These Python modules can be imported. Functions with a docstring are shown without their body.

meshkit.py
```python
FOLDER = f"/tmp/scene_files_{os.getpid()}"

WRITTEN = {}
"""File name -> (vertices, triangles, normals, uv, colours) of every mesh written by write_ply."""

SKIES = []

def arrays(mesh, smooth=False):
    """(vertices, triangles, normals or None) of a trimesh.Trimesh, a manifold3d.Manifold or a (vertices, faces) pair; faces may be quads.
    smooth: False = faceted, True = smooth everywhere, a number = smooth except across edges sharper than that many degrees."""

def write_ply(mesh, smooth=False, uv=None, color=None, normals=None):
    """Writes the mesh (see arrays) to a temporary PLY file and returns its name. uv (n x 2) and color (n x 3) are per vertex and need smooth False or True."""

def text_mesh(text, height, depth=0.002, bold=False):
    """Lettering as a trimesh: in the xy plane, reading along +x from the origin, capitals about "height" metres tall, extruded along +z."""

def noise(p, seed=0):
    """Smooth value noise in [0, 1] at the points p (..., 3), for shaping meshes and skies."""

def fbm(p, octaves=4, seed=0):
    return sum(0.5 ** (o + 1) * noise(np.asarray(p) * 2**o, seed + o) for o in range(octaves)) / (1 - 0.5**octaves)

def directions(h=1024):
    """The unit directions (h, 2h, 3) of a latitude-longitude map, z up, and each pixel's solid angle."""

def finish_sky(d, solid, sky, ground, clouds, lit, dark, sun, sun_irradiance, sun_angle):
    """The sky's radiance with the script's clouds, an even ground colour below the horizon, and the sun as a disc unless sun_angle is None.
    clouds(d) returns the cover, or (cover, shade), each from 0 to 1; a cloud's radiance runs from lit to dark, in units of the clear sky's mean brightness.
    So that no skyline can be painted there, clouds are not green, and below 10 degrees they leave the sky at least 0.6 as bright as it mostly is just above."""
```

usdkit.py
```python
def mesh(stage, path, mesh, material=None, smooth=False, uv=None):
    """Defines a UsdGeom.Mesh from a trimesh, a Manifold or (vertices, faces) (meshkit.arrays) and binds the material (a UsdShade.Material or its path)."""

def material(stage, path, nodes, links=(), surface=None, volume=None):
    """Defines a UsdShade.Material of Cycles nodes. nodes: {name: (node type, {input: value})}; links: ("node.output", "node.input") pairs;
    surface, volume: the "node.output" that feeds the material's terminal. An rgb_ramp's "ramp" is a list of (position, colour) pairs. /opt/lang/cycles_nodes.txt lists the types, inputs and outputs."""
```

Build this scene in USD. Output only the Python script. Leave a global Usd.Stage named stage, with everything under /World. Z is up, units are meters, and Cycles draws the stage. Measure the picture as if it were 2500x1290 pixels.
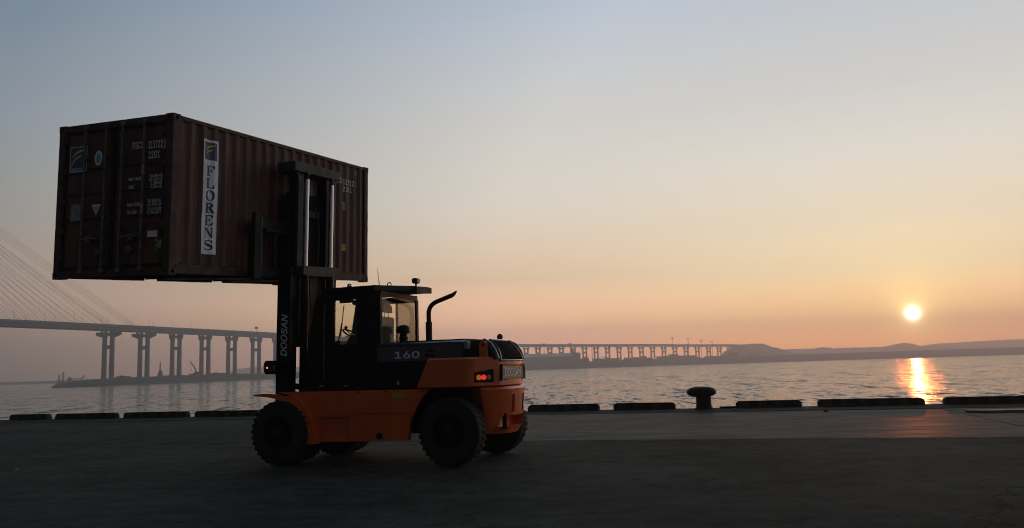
import math, random
import numpy as np, trimesh
from shapely import affinity
from shapely.geometry import Polygon, LineString, Point, box as sbox
from shapely.ops import unary_union
from pxr import Usd, UsdGeom, UsdLux, UsdShade, Gf, Sdf, Vt
import usdkit, meshkit

stage = Usd.Stage.CreateInMemory()
UsdGeom.SetStageUpAxis(stage, UsdGeom.Tokens.z)
UsdGeom.SetStageMetersPerUnit(stage, 1.0)
UsdGeom.Xform.Define(stage, '/World')
UsdGeom.Scope.Define(stage, '/World/Looks')
rng = random.Random(7)
nrng = np.random.default_rng(7)

# ------------------------------------------------------------------ camera
F, PITCH, ROLL, CAM_H = 2040.0, 0.1229, -0.0300, 1.58      # focal length in pixels of a 2500-wide picture
_cp, _sp, _cr, _sr = math.cos(PITCH), math.sin(PITCH), math.cos(ROLL), math.sin(ROLL)
FW = np.array([0, _cp, _sp]); _up = np.array([0, -_sp, _cp]); _rt = np.array([1.0, 0, 0])
RT, UP = _cr * _rt + _sr * _up, -_sr * _rt + _cr * _up
cam = UsdGeom.Camera.Define(stage, '/World/camera')
cam.CreateHorizontalApertureAttr(36.0)
cam.CreateVerticalApertureAttr(36.0 * 528 / 1024)
cam.CreateFocalLengthAttr(36.0 * F / 2500)
cam.CreateClippingRangeAttr(Gf.Vec2f(0.1, 20000))
M = Gf.Matrix4d(*RT, 0, *UP, 0, *(-FW), 0, 0, 0, CAM_H, 1)
UsdGeom.Xformable(cam).AddTransformOp().Set(M)
cam.CreateExposureAttr(0.0)

def ray(px, py):
    v = RT * (px - 1250) / F + UP * (645 - py) / F + FW
    return v / np.linalg.norm(v)

def far(px, py, depth):
    """world point at the ground depth (y) along the sight line of a full-size pixel: for surveying far things"""
    v = ray(px, py)
    return np.array([0, 0, CAM_H]) + v * depth / v[1]

# ------------------------------------------------------------------ sky and sun
SUN = ray(2228, 766)
SUN_EL, SUN_AZ = math.asin(SUN[2]), math.atan2(SUN[0], SUN[1])

def lin(c, k=1.0):
    c = np.asarray(c, float) / 255
    return tuple(k * np.where(c <= 0.04045, c / 12.92, ((c + 0.055) / 1.055) ** 2.4))

SKY_K = 10.0                                             # the dome runs at strength 0.1
EL0, EL1 = -12.0, 90.0
def el_ramp(stops):
    return {'ramp': [((e - EL0) / (EL1 - EL0), tuple(x * SKY_K for x in c)) for e, c in stops]}
# %%SKY%% radiance by elevation in degrees, at four angles from the sun
SKY_NEAR = [(-12, (0.305, 0.156, 0.114)), (-1, (2.558, 1.057, 0.289)), (1.2, (3.229, 1.288, 0.316)), (2.6, (2.476, 1.469, 0.481)), (5.5, (1.294, 1.124, 0.649)), (9, (0.990, 0.933, 0.688)), (13, (0.838, 0.867, 0.782)), (17, (0.665, 0.709, 0.701)), (24, (0.498, 0.548, 0.570)), (40, (0.256, 0.281, 0.350)), (90, (0.052, 0.070, 0.107))]
SKY_MID = [(-12, (0.262, 0.141, 0.114)), (-1, (2.042, 0.889, 0.633)), (1, (2.421, 1.106, 0.784)), (2.7, (2.508, 1.343, 0.713)), (6, (1.133, 0.824, 0.519)), (11, (0.885, 0.836, 0.724)), (16.5, (0.720, 0.726, 0.693)), (24, (0.531, 0.621, 0.730)), (40, (0.178, 0.223, 0.310)), (90, (0.052, 0.070, 0.107))]
SKY_FAR = [(-12, (0.156, 0.114, 0.107)), (-1, (0.208, 0.139, 0.061)), (1, (0.254, 0.170, 0.071)), (4.6, (0.567, 0.385, 0.295)), (9.7, (0.359, 0.356, 0.320)), (16, (0.264, 0.322, 0.381)), (23.5, (0.164, 0.246, 0.332)), (40, (0.102, 0.138, 0.195)), (90, (0.052, 0.070, 0.107))]
SKY_BACK = [(-12, (0.016, 0.016, 0.018)), (-1, (0.023, 0.022, 0.026)), (4, (0.030, 0.029, 0.035)), (12, (0.032, 0.033, 0.044)), (30, (0.030, 0.037, 0.052)), (90, (0.052, 0.070, 0.107))]
# %%END%%
AUREOLE = [(0.0, (22, 20, 16)), (0.26, (22, 20, 15)), (0.36, (11, 10, 7)), (0.48, (5.0, 4.5, 2.4)), (0.62, (2.6, 2.3, 0.95)), (0.8, (1.5, 1.35, 0.42)), (1.1, (0.85, 0.74, 0.16)), (1.6, (0.46, 0.38, 0.06)), (2.5, (0.22, 0.15, 0.02)), (4, (0.09, 0.05, 0.0)), (7, (0.015, 0.005, 0)), (10, (0, 0, 0))]
nodes = {
    'geo': ('geometry', {}),
    'dir': ('vector_math', {'math_type': 'normalize'}),
    'dot': ('vector_math', {'math_type': 'dot_product', 'vector2': tuple(SUN)}),
    'gam': ('math', {'math_type': 'arccosine'}),
    'deg': ('math', {'math_type': 'degrees'}),
    'sep': ('separate_xyz', {}),
    'asn': ('math', {'math_type': 'arcsine'}),
    'eld': ('math', {'math_type': 'degrees'}),
    'elm': ('map_range', {'from_min': EL0, 'from_max': EL1, 'to_min': 0.0, 'to_max': 1.0, 'clamp': True}),
    'near': ('rgb_ramp', el_ramp(SKY_NEAR)), 'mid': ('rgb_ramp', el_ramp(SKY_MID)),
    'far': ('rgb_ramp', el_ramp(SKY_FAR)), 'back': ('rgb_ramp', el_ramp(SKY_BACK)),
    'f1': ('map_range', {'range_type': 'smoothstep', 'from_min': 3.0, 'from_max': 30.0, 'to_min': 0.0, 'to_max': 1.0, 'clamp': True}),
    'f2': ('map_range', {'range_type': 'linear', 'from_min': 27.0, 'from_max': 58.0, 'to_min': 0.0, 'to_max': 1.0, 'clamp': True}),
    'f3': ('map_range', {'range_type': 'smoothstep', 'from_min': 58.0, 'from_max': 140.0, 'to_min': 0.0, 'to_max': 1.0, 'clamp': True}),
    'm1': ('mix_color', {'blend_type': 'mix', 'use_clamp': False}),
    'm2': ('mix_color', {'blend_type': 'mix', 'use_clamp': False}),
    'm3': ('mix_color', {'blend_type': 'mix', 'use_clamp': False}),
    'am': ('map_range', {'from_min': 0.0, 'from_max': 10.0, 'to_min': 0.0, 'to_max': 1.0, 'clamp': True}),
    'aur': ('rgb_ramp', {'ramp': [(g / 10, tuple(x * SKY_K for x in c)) for g, c in AUREOLE]}),
    'sky': ('sky_texture', {'sky_type': 'single_scattering', 'sun_disc': False, 'sun_elevation': SUN_EL, 'sun_rotation': SUN_AZ, 'altitude': 5.0, 'air_density': 1.0, 'aerosol_density': 1.5, 'ozone_density': 1.0}),
    'skw': ('vector_math', {'math_type': 'scale', 'scale': 0.02}),
    'add1': ('vector_math', {'math_type': 'add'}), 'add2': ('vector_math', {'math_type': 'add'}),
    'bg': ('background_shader', {'strength': 0.1}),
}
links = [('geo.position', 'dir.vector1'), ('dir.vector', 'dot.vector1'), ('dot.value', 'gam.value1'), ('gam.value', 'deg.value1'),
         ('dir.vector', 'sep.vector'), ('sep.z', 'asn.value1'), ('asn.value', 'eld.value1'), ('eld.value', 'elm.value'),
         ('elm.result', 'near.fac'), ('elm.result', 'mid.fac'), ('elm.result', 'far.fac'), ('elm.result', 'back.fac'),
         ('deg.value', 'f1.value'), ('deg.value', 'f2.value'), ('deg.value', 'f3.value'),
         ('f1.result', 'm1.fac'), ('near.color', 'm1.a'), ('mid.color', 'm1.b'),
         ('f2.result', 'm2.fac'), ('m1.result', 'm2.a'), ('far.color', 'm2.b'),
         ('f3.result', 'm3.fac'), ('m2.result', 'm3.a'), ('back.color', 'm3.b'),
         ('deg.value', 'am.value'), ('am.result', 'aur.fac'),
         ('sky.color', 'skw.vector1'), ('m3.result', 'add1.vector1'), ('skw.vector', 'add1.vector2'),
         ('add1.vector', 'add2.vector1'), ('aur.color', 'add2.vector2'), ('add2.vector', 'bg.color')]
sky_mat = usdkit.material(stage, '/World/Looks/sky', nodes, links, surface='bg.background')
dome = UsdLux.DomeLight.Define(stage, '/World/sky')
dome.CreateIntensityAttr(1.0)
UsdShade.MaterialBindingAPI.Apply(dome.GetPrim()).Bind(sky_mat)
dome.GetPrim().SetCustomDataByKey('kind', 'structure')
sun = UsdLux.DistantLight.Define(stage, '/World/sun')
sun.CreateIntensityAttr(0.5); sun.CreateAngleAttr(0.53); sun.CreateNormalizeAttr(True)
sun.CreateColorAttr(Gf.Vec3f(0.34, 0.066, 0.013))
_z = Gf.Vec3d(*SUN); _x = Gf.Cross(Gf.Vec3d(0, 0, 1), _z).GetNormalized(); _y = Gf.Cross(_z, _x)
UsdGeom.Xformable(sun).AddTransformOp().Set(Gf.Matrix4d(*_x, 0, *_y, 0, *_z, 0, 0, 0, 0, 1))
HAZE_DENSITY = 0.00044

# ------------------------------------------------------------------ helpers
_names = {}
def path_for(name, parent):
    base = (str(parent.GetPath()) if parent else '/World') + '/' + name
    n = _names.get(base, -1) + 1
    _names[base] = n
    return base if n == 0 else f'{base}_{n:03d}'

def put(prim, label=None, cat=None, group=None, kind=None):
    for k, v in (('label', label), ('category', cat), ('group', group), ('kind', kind)):
        if v: prim.SetCustomDataByKey(k, v)
    return prim

def thing(name, label, cat, loc=(0, 0, 0), rz=0.0, group=None):
    x = UsdGeom.Xform.Define(stage, path_for(name, None))
    x.AddTranslateOp().Set(Gf.Vec3d(*map(float, loc))); x.AddRotateZOp().Set(float(rz))
    return put(x.GetPrim(), label, cat, group)

def obj(name, mesh, mat, parent=None, smooth=False, label=None, cat=None, group=None, kind=None):
    m = usdkit.mesh(stage, path_for(name, parent), mesh, mat, smooth=smooth)
    return put(m.GetPrim(), label, cat, group, kind)

def copy_of(root, name, label, loc, rz=0.0, group=None):
    d = root.GetCustomData()
    t = thing(name, label, d['category'], loc, rz, group or d.get('group'))
    src = UsdGeom.Xform.Define(stage, t.GetPath())
    t.GetReferences().AddInternalReference(root.GetPath())
    t.SetInstanceable(True)
    return t

cat = trimesh.util.concatenate
def T(v, f): return trimesh.Trimesh(np.asarray(v, float), np.asarray(f, int), process=False)

def bx(x0, x1, y0, y1, z0, z1, c=0.0):
    x0, x1 = min(x0, x1), max(x0, x1); y0, y1 = min(y0, y1), max(y0, y1); z0, z1 = min(z0, z1), max(z0, z1)
    if c <= 0:
        m = trimesh.creation.box([x1 - x0, y1 - y0, z1 - z0]); m.apply_translation([(x0 + x1) / 2, (y0 + y1) / 2, (z0 + z1) / 2]); return m
    p = []
    for sx in (0, 1):
        for sy in (0, 1):
            for sz in (0, 1):
                X, Y, Z = (x0, x1)[sx], (y0, y1)[sy], (z0, z1)[sz]
                dx, dy, dz = (c, -c)[sx], (c, -c)[sy], (c, -c)[sz]
                p += [(X, Y + dy, Z + dz), (X + dx, Y, Z + dz), (X + dx, Y + dy, Z)]
    return trimesh.convex.convex_hull(np.array(p))

def hull(p): return trimesh.convex.convex_hull(np.asarray(p, float))

def cyl(p0, p1, r, n=20, r1=None):
    p0, p1 = np.asarray(p0, float), np.asarray(p1, float); d = p1 - p0; L = np.linalg.norm(d); d = d / L
    a = np.cross(d, [0, 0, 1.0] if abs(d[2]) < .9 else [1.0, 0, 0]); a /= np.linalg.norm(a); b = np.cross(d, a)
    t = np.arange(n) * 2 * np.pi / n; c = np.cos(t)[:, None] * a + np.sin(t)[:, None] * b
    r1 = r if r1 is None else r1
    v = np.vstack([p0 + c * r, p1 + c * r1, [p0], [p1]]); f = []
    for i in range(n):
        j = (i + 1) % n; f += [(i, j, n + j), (i, n + j, n + i), (2 * n, j, i), (2 * n + 1, n + i, n + j)]
    return T(v, f)

def tube(path, r, n=12):
    p = np.asarray(path, float); rad = np.broadcast_to(r, (len(p),))
    t = np.gradient(p, axis=0); t /= np.linalg.norm(t, axis=1, keepdims=True)
    a0 = np.cross(t[0], [0, 0, 1.0] if abs(t[0][2]) < .9 else [0, 1.0, 0]); rings = []
    for i in range(len(p)):
        a0 = a0 - t[i] * (a0 @ t[i]); a0 /= np.linalg.norm(a0); b = np.cross(t[i], a0); g = np.arange(n) * 2 * np.pi / n
        rings.append(p[i] + rad[i] * (np.cos(g)[:, None] * a0 + np.sin(g)[:, None] * b))
    v = np.vstack(rings + [p[:1], p[-1:]]); f = []; N = len(p) * n
    for i in range(len(p) - 1):
        for k in range(n):
            l = (k + 1) % n; A, B, C, D = i * n + k, i * n + l, (i + 1) * n + l, (i + 1) * n + k; f += [(A, B, C), (A, C, D)]
    for k in range(n):
        l = (k + 1) % n; f += [(N, l, k), (N + 1, (len(p) - 1) * n + k, (len(p) - 1) * n + l)]
    return T(v, f)

def bend(pts, r, k=6):
    """polyline with rounded corners"""
    pts = [np.asarray(p, float) for p in pts]; out = [pts[0]]
    for a, b, c in zip(pts, pts[1:], pts[2:]):
        u, w = a - b, c - b; ru = min(r, np.linalg.norm(u) / 2.01); rw = min(r, np.linalg.norm(w) / 2.01)
        u = b + u / np.linalg.norm(u) * ru; w = b + w / np.linalg.norm(w) * rw
        for s in np.linspace(0, 1, k): out.append((1 - s) ** 2 * u + 2 * s * (1 - s) * b + s * s * w)
    return np.array(out + [pts[-1]])

def prism(poly, axis, a0, a1):
    """extrude a shapely polygon (or list of points). axis 'y': the polygon is in (x, z); 'x': (y, z); 'z': (x, y)"""
    if not hasattr(poly, 'geom_type'): poly = Polygon(poly)
    ms = []
    for g in getattr(poly, 'geoms', [poly]):
        m = trimesh.creation.extrude_polygon(g, abs(a1 - a0), engine='earcut'); v = m.vertices; lo = min(a0, a1)
        w = {'z': np.c_[v[:, 0], v[:, 1], v[:, 2] + lo], 'y': np.c_[v[:, 0], v[:, 2] + lo, v[:, 1]], 'x': np.c_[v[:, 2] + lo, v[:, 0], v[:, 1]]}[axis]
        f = m.faces[:, ::-1] if axis == 'y' else m.faces
        ms.append(T(w, f))
    return cat(ms)

def lathe(prof, n=32, axis='z'):
    """prof: (radius, height) pairs, closed surfaces when the ends have radius 0"""
    t = np.arange(n) * 2 * np.pi / n; v = []; f = []
    for r, h in prof: v.append(np.c_[r * np.cos(t), r * np.sin(t), np.full(n, h)])
    v = np.vstack(v)
    for i in range(len(prof) - 1):
        for k in range(n):
            l = (k + 1) % n; A, B, C, D = i * n + k, i * n + l, (i + 1) * n + l, (i + 1) * n + k; f += [(A, B, C), (A, C, D)]
    m = T(v, f)
    if axis == 'y': m = T(np.c_[v[:, 0], v[:, 2], v[:, 1]], m.faces[:, ::-1])
    if axis == 'x': m = T(np.c_[v[:, 2], v[:, 0], v[:, 1]], m.faces)
    return m

def oriented(m, origin, xd, yd, sx=1.0, sy=1.0):
    xd, yd = np.asarray(xd, float), np.asarray(yd, float); n = np.cross(xd, yd)
    v = m.vertices
    return T(np.asarray(origin, float) + v[:, :1] * sx * xd + v[:, 1:2] * sy * yd + v[:, 2:3] * n, m.faces)

def text(s, h, origin, xd, yd, width=None, bold=True, depth=0.004, align='l', slant=0.0):
    m = meshkit.text_mesh(s, h, depth, bold=bold); w = m.bounds[1][0] - m.bounds[0][0]; m.apply_translation([-m.bounds[0][0], 0, 0])
    sx = width / w if width else 1.0
    if slant: m.vertices[:, 0] += slant * m.vertices[:, 1] / sx
    if align == 'c': m.apply_translation([-w / 2, 0, 0])
    if align == 'r': m.apply_translation([-w, 0, 0])
    return oriented(m, origin, xd, yd, sx)

def flat(poly, origin, xd, yd, depth=0.003):
    ms = [trimesh.creation.extrude_polygon(g, depth, engine='earcut') for g in getattr(poly, 'geoms', [poly])]
    return oriented(cat(ms), origin, xd, yd)

# ------------------------------------------------------------------ materials
def paint(name, col, rough=0.5, var=0.25, scale=3.0, metallic=0.0, spec=0.5, col2=None, bump=0.0, bscale=40.0, emit=None, coat=0.0, stretch=(1, 1, 1)):
    c = np.array(col, float); c2 = np.array(col2, float) if col2 is not None else c * (1 - var)
    n = {'g': ('geometry', {}), 'mp': ('mapping', {'scale': stretch}), 'n': ('noise_texture', {'scale': scale, 'detail': 5.0, 'roughness': 0.6}),
         'r': ('rgb_ramp', {'ramp': [(0.35, tuple(c2)), (0.65, tuple(c))]}), 'rr': ('map_range', {'from_min': 0.3, 'from_max': 0.7, 'to_min': min(1, rough + 0.1), 'to_max': max(0, rough - 0.08), 'clamp': True}),
         'p': ('principled_bsdf', {'metallic': metallic, 'specular_ior_level': spec, 'coat_weight': coat})}
    l = [('g.position', 'mp.vector'), ('mp.vector', 'n.vector'), ('n.fac', 'r.fac'), ('r.color', 'p.base_color'), ('n.fac', 'rr.value'), ('rr.result', 'p.roughness')]
    if bump:
        n['n2'] = ('noise_texture', {'scale': bscale, 'detail': 4.0, 'roughness': 0.6}); n['b'] = ('bump', {'strength': bump, 'distance': 0.01})
        l += [('mp.vector', 'n2.vector'), ('n2.fac', 'b.height'), ('b.normal', 'p.normal')]
    if emit: n['p'][1].update({'emission_color': emit[0], 'emission_strength': emit[1]})
    return usdkit.material(stage, '/World/Looks/' + name, n, l, surface='p.BSDF')

def glass(name, tint, refl=(0.9, 0.9, 0.9), ior=1.5):
    # a thin sheet: reflection grows towards grazing angles alike from both sides
    n = {'t': ('transparent_bsdf', {'color': tint}), 'g': ('glossy_bsdf', {'color': refl, 'roughness': 0.02}), 'lw': ('layer_weight', {'blend': 0.5}),
         'pw': ('math', {'math_type': 'power', 'value2': 5.0}), 'f': ('math', {'math_type': 'multiply_add', 'value2': 0.9, 'value3': 0.045}), 'm': ('mix_closure', {})}
    return usdkit.material(stage, '/World/Looks/' + name, n, [('lw.facing', 'pw.value1'), ('pw.value', 'f.value1'), ('f.value', 'm.fac'), ('t.BSDF', 'm.closure1'), ('g.BSDF', 'm.closure2')], surface='m.closure')

M_box = paint('container_paint', (0.125, 0.047, 0.024), 0.6, spec=0.3, scale=3.5, col2=(0.075, 0.023, 0.014), bump=0.15, bscale=25, stretch=(1, 1, .22))
M_boxdark = paint('container_frame_paint', (0.095, 0.038, 0.025), 0.65, spec=0.3, scale=5, col2=(0.050, 0.027, 0.019), bump=0.2)
M_under = paint('container_underside', (0.03, 0.022, 0.018), 0.8)
M_galv = paint('galvanised_steel', (0.13, 0.135, 0.14), 0.5, var=0.5, scale=9, metallic=0.3)
M_white = paint('white_lettering', (0.85, 0.85, 0.82), 0.6, var=0.35, scale=30)
M_banner = paint('white_panel', (0.86, 0.87, 0.88), 0.5, var=0.2, scale=4)
M_navy = paint('navy_print', (0.018, 0.035, 0.10), 0.5)
M_yellowp = paint('yellow_print', (0.62, 0.52, 0.06), 0.5)
M_cyan = paint('pale_blue_print', (0.30, 0.50, 0.55), 0.5)
M_greyp = paint('grey_sticker', (0.30, 0.30, 0.29), 0.6, var=0.4, scale=20)
M_black = paint('black_machine_paint', (0.009, 0.009, 0.010), 0.45, var=0.4, scale=6, spec=0.22)
M_gloss = paint('glossy_black_panel', (0.012, 0.014, 0.019), 0.16, var=0.2, scale=4, coat=0.6)
M_rubber = paint('tyre_rubber', (0.018, 0.017, 0.016), 0.8, var=0.4, scale=9, bump=0.3, bscale=30)
M_rim = paint('rim_paint', (0.012, 0.012, 0.012), 0.7, spec=0.25)
M_orange = paint('orange_paint', (0.80, 0.135, 0.016), 0.34, scale=2.2, col2=(0.62, 0.10, 0.016), coat=0.3, bump=0.05, bscale=12)
M_beam = paint('lit_beam_grey', (0.040, 0.046, 0.042), 0.55, spec=0.25, var=0.3, scale=6)  # dark grey paint, lightened to carry the light on the rear faces
M_chrome = paint('chromed_rod', (0.75, 0.75, 0.78), 0.22, var=0.08, metallic=1.0)
M_chain = paint('oiled_chain', (0.05, 0.048, 0.045), 0.4, metallic=0.6)
M_seat = paint('seat_fabric', (0.10, 0.095, 0.085), 0.9)
M_plate = paint('grey_name_plate', (0.16, 0.17, 0.16), 0.4, var=0.15)
M_silver = paint('silver_letter', (0.80, 0.82, 0.84), 0.35, var=0.1)
M_amber = paint('amber_lens', (0.75, 0.25, 0.02), 0.25, emit=((1.0, 0.22, 0.02), 0.28))
M_red = paint('red_lens', (0.65, 0.02, 0.02), 0.25, emit=((1.0, 0.03, 0.03), 0.75))
M_clear = paint('clear_lens', (0.35, 0.34, 0.33), 0.2)
M_redspot = paint('glowing_lens_glint', (0.8, 0.1, 0.03), 0.3, emit=((1.0, 0.16, 0.04), 2.5))  # sun glint on a lamp lens, put in as a glow
M_glass = glass('cab_glass', (0.90, 0.91, 0.80))
M_glass2 = glass('tinted_rear_glass', (0.86, 0.87, 0.76), ior=1.6)
M_yplate = paint('yellow_plate', (0.55, 0.36, 0.02), 0.5)
M_iron = paint('cast_iron_paint', (0.014, 0.012, 0.011), 0.6, var=0.6, scale=9, bump=0.5, spec=0.15, bscale=25)
M_conc = paint('bridge_concrete', (0.17, 0.19, 0.20), 0.85, var=0.25, scale=0.08, stretch=(1, 1, 0.3))
M_steel = paint('bridge_steel', (0.11, 0.135, 0.155), 0.6, scale=0.05)
M_cable = paint('stay_cable_sheath', (0.12, 0.12, 0.12), 0.5)
M_land = paint('shore_rock_and_earth', (0.040, 0.040, 0.036), 0.95, var=0.5, scale=0.06)
M_forest = paint('far_woodland', (0.035, 0.045, 0.028), 0.95, var=0.5, scale=0.08)
M_shed = paint('shed_cladding', (0.17, 0.18, 0.19), 0.7, scale=0.2)
M_shedroof = paint('pale_roof_sheet', (0.36, 0.38, 0.40), 0.6, scale=0.1)
M_dkbuild = paint('dark_stack', (0.055, 0.048, 0.044), 0.85, scale=0.2)
M_brownb = paint('brown_cladding', (0.13, 0.09, 0.065), 0.8, scale=0.2)
M_bluer = paint('blue_roof_sheet', (0.10, 0.12, 0.20), 0.6, scale=0.2)
M_litwin = paint('lit_floodlight', (0.9, 0.5, 0.2), 0.5, emit=((1.0, 0.42, 0.12), 2.2))
M_litwall = paint('glowing_shed_front', (0.45, 0.18, 0.07), 0.6, emit=((1.0, 0.33, 0.10), 0.30))  # floodlight falling on the wall is put in as its own glow
M_mast = paint('light_mast_steel', (0.05, 0.045, 0.04), 0.6)

# ------------------------------------------------------------------ ground, quay, water
WATER_Z = -5.42
QD = np.array([math.cos(math.radians(-13.95)), math.sin(math.radians(-13.95)), 0]); QN = np.array([-QD[1], QD[0], 0])     # along the quay edge (to the right), and out to sea
Q0 = np.array([6.4, 28.75, 0.0])                           # a point on the edge of the quay
def quay(s, t, z=0.0): return Q0 + QD * s + QN * t + np.array([0, 0, z])
def qslab(s0, s1, t0, t1, z0, z1, c=0.0):
    m = bx(s0, s1, t0, t1, z0, z1, c); v = m.vertices
    return T(Q0 + v[:, :1] * QD + v[:, 1:2] * QN + v[:, 2:3] * np.array([0, 0, 1.0]), m.faces)

def ground_mat(name, c1, c2, rough, spec, scale, bump, crack=0.0, stain=(0.5, 0.62)):
    n = {'g': ('geometry', {}), 'big': ('noise_texture', {'scale': 0.22, 'detail': 6.0, 'roughness': 0.62}), 'mid': ('noise_texture', {'scale': 2.3, 'detail': 6.0, 'roughness': 0.65}),
         'fine': ('noise_texture', {'scale': scale, 'detail': 3.0, 'roughness': 0.7}),
         'str': ('mapping', {'scale': (0.4, 2.6, 1.0), 'rotation': (0, 0, math.radians(13.95))}), 'strn': ('noise_texture', {'scale': 1.1, 'detail': 5.0, 'roughness': 0.6}),
         'a': ('mix_color', {'blend_type': 'mix', 'a': c1, 'b': c2}), 'rb': ('map_range', {'from_min': 0.38, 'from_max': 0.62, 'to_min': 0.0, 'to_max': 1.0, 'clamp': True}),
         'm2': ('mix_color', {'blend_type': 'multiply', 'fac': 0.75}), 'rm': ('rgb_ramp', {'ramp': [(0.30, (0.45, 0.44, 0.43)), (0.5, (0.95, 0.95, 0.95)), (0.72, (1.3, 1.27, 1.22))]}),
         'm3': ('mix_color', {'blend_type': 'multiply', 'fac': 0.45}), 'rs': ('rgb_ramp', {'ramp': [(0.36, (0.55, 0.54, 0.53)), (0.55, (1, 1, 1)), (0.75, (1.25, 1.2, 1.15))]}),
         'm4': ('mix_color', {'blend_type': 'multiply', 'fac': 0.5}), 'rf': ('rgb_ramp', {'ramp': [(0.3, (0.5, 0.5, 0.5)), (0.7, (1.4, 1.4, 1.4))]}),
         'rr': ('map_range', {'from_min': 0.35, 'from_max': 0.65, 'to_min': rough - 0.09, 'to_max': rough + 0.09, 'clamp': True}),
         'vc': ('voronoi_texture', {'feature': 'distance_to_edge', 'scale': 0.16, 'randomness': 1.0}), 'wob': ('vector_math', {'math_type': 'multiply_add', 'vector2': (1.4, 1.4, 0.0)}),
         'cr': ('map_range', {'from_min': 0.0, 'from_max': 0.004, 'to_min': 0.35, 'to_max': 1.0, 'clamp': True}), 'm5': ('mix_color', {'blend_type': 'multiply', 'fac': 1.0}),
         'sp': ('noise_texture', {'scale': 14.0, 'detail': 2.0, 'roughness': 0.5}), 'rsp': ('rgb_ramp', {'ramp': [(0.0, (0.55, 0.55, 0.55)), (0.33, (0.6, 0.6, 0.6)), (0.38, (1, 1, 1)), (0.68, (1, 1, 1)), (0.73, (2.1, 2.0, 1.85)), (1.0, (2.2, 2.1, 1.9))]}), 'm6': ('mix_color', {'blend_type': 'multiply', 'fac': 1.0, 'use_clamp': False}),
         'hs': ('math', {'math_type': 'multiply_add', 'value2': 0.8}), 'b': ('bump', {'strength': bump, 'distance': 0.02}),
         'p': ('principled_bsdf', {'specular_ior_level': spec})}
    l = [('g.position', 'big.vector'), ('g.position', 'mid.vector'), ('g.position', 'fine.vector'), ('g.position', 'str.vector'), ('str.vector', 'strn.vector'),
         ('big.fac', 'rb.value'), ('rb.result', 'a.fac'), ('a.result', 'm2.a'), ('mid.fac', 'rm.fac'), ('rm.color', 'm2.b'), ('m2.result', 'm3.a'), ('strn.fac', 'rs.fac'), ('rs.color', 'm3.b'),
         ('m3.result', 'm4.a'), ('fine.fac', 'rf.fac'), ('rf.color', 'm4.b'), ('mid.color', 'wob.vector1'), ('g.position', 'wob.vector3'), ('wob.vector', 'vc.vector'), ('vc.distance', 'cr.value'), ('m4.result', 'm5.a'), ('cr.result', 'm5.b'), ('g.position', 'sp.vector'), ('sp.fac', 'rsp.fac'), ('m5.result', 'm6.a'), ('rsp.color', 'm6.b'), ('m6.result', 'p.base_color'), ('strn.fac', 'rr.value'), ('rr.result', 'p.roughness'),
         ('fine.fac', 'hs.value1'), ('mid.fac', 'hs.value3'), ('hs.value', 'b.height'), ('b.normal', 'p.normal')]
    return usdkit.material(stage, '/World/Looks/' + name, n, l, surface='p.BSDF')

M_apron = ground_mat('asphalt_apron', (0.042, 0.047, 0.041), (0.080, 0.086, 0.075), 0.92, 0.02, 38.0, 0.5)
M_slab = ground_mat('worn_concrete_strip', (0.044, 0.050, 0.044), (0.074, 0.080, 0.070), 0.92, 0.02, 38.0, 0.5)
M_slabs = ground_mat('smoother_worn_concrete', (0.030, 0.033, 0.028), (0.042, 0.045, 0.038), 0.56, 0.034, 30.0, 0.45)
M_cope = ground_mat('coping_concrete', (0.043, 0.052, 0.048), (0.057, 0.066, 0.061), 0.92, 0.02, 30.0, 0.4)

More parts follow.
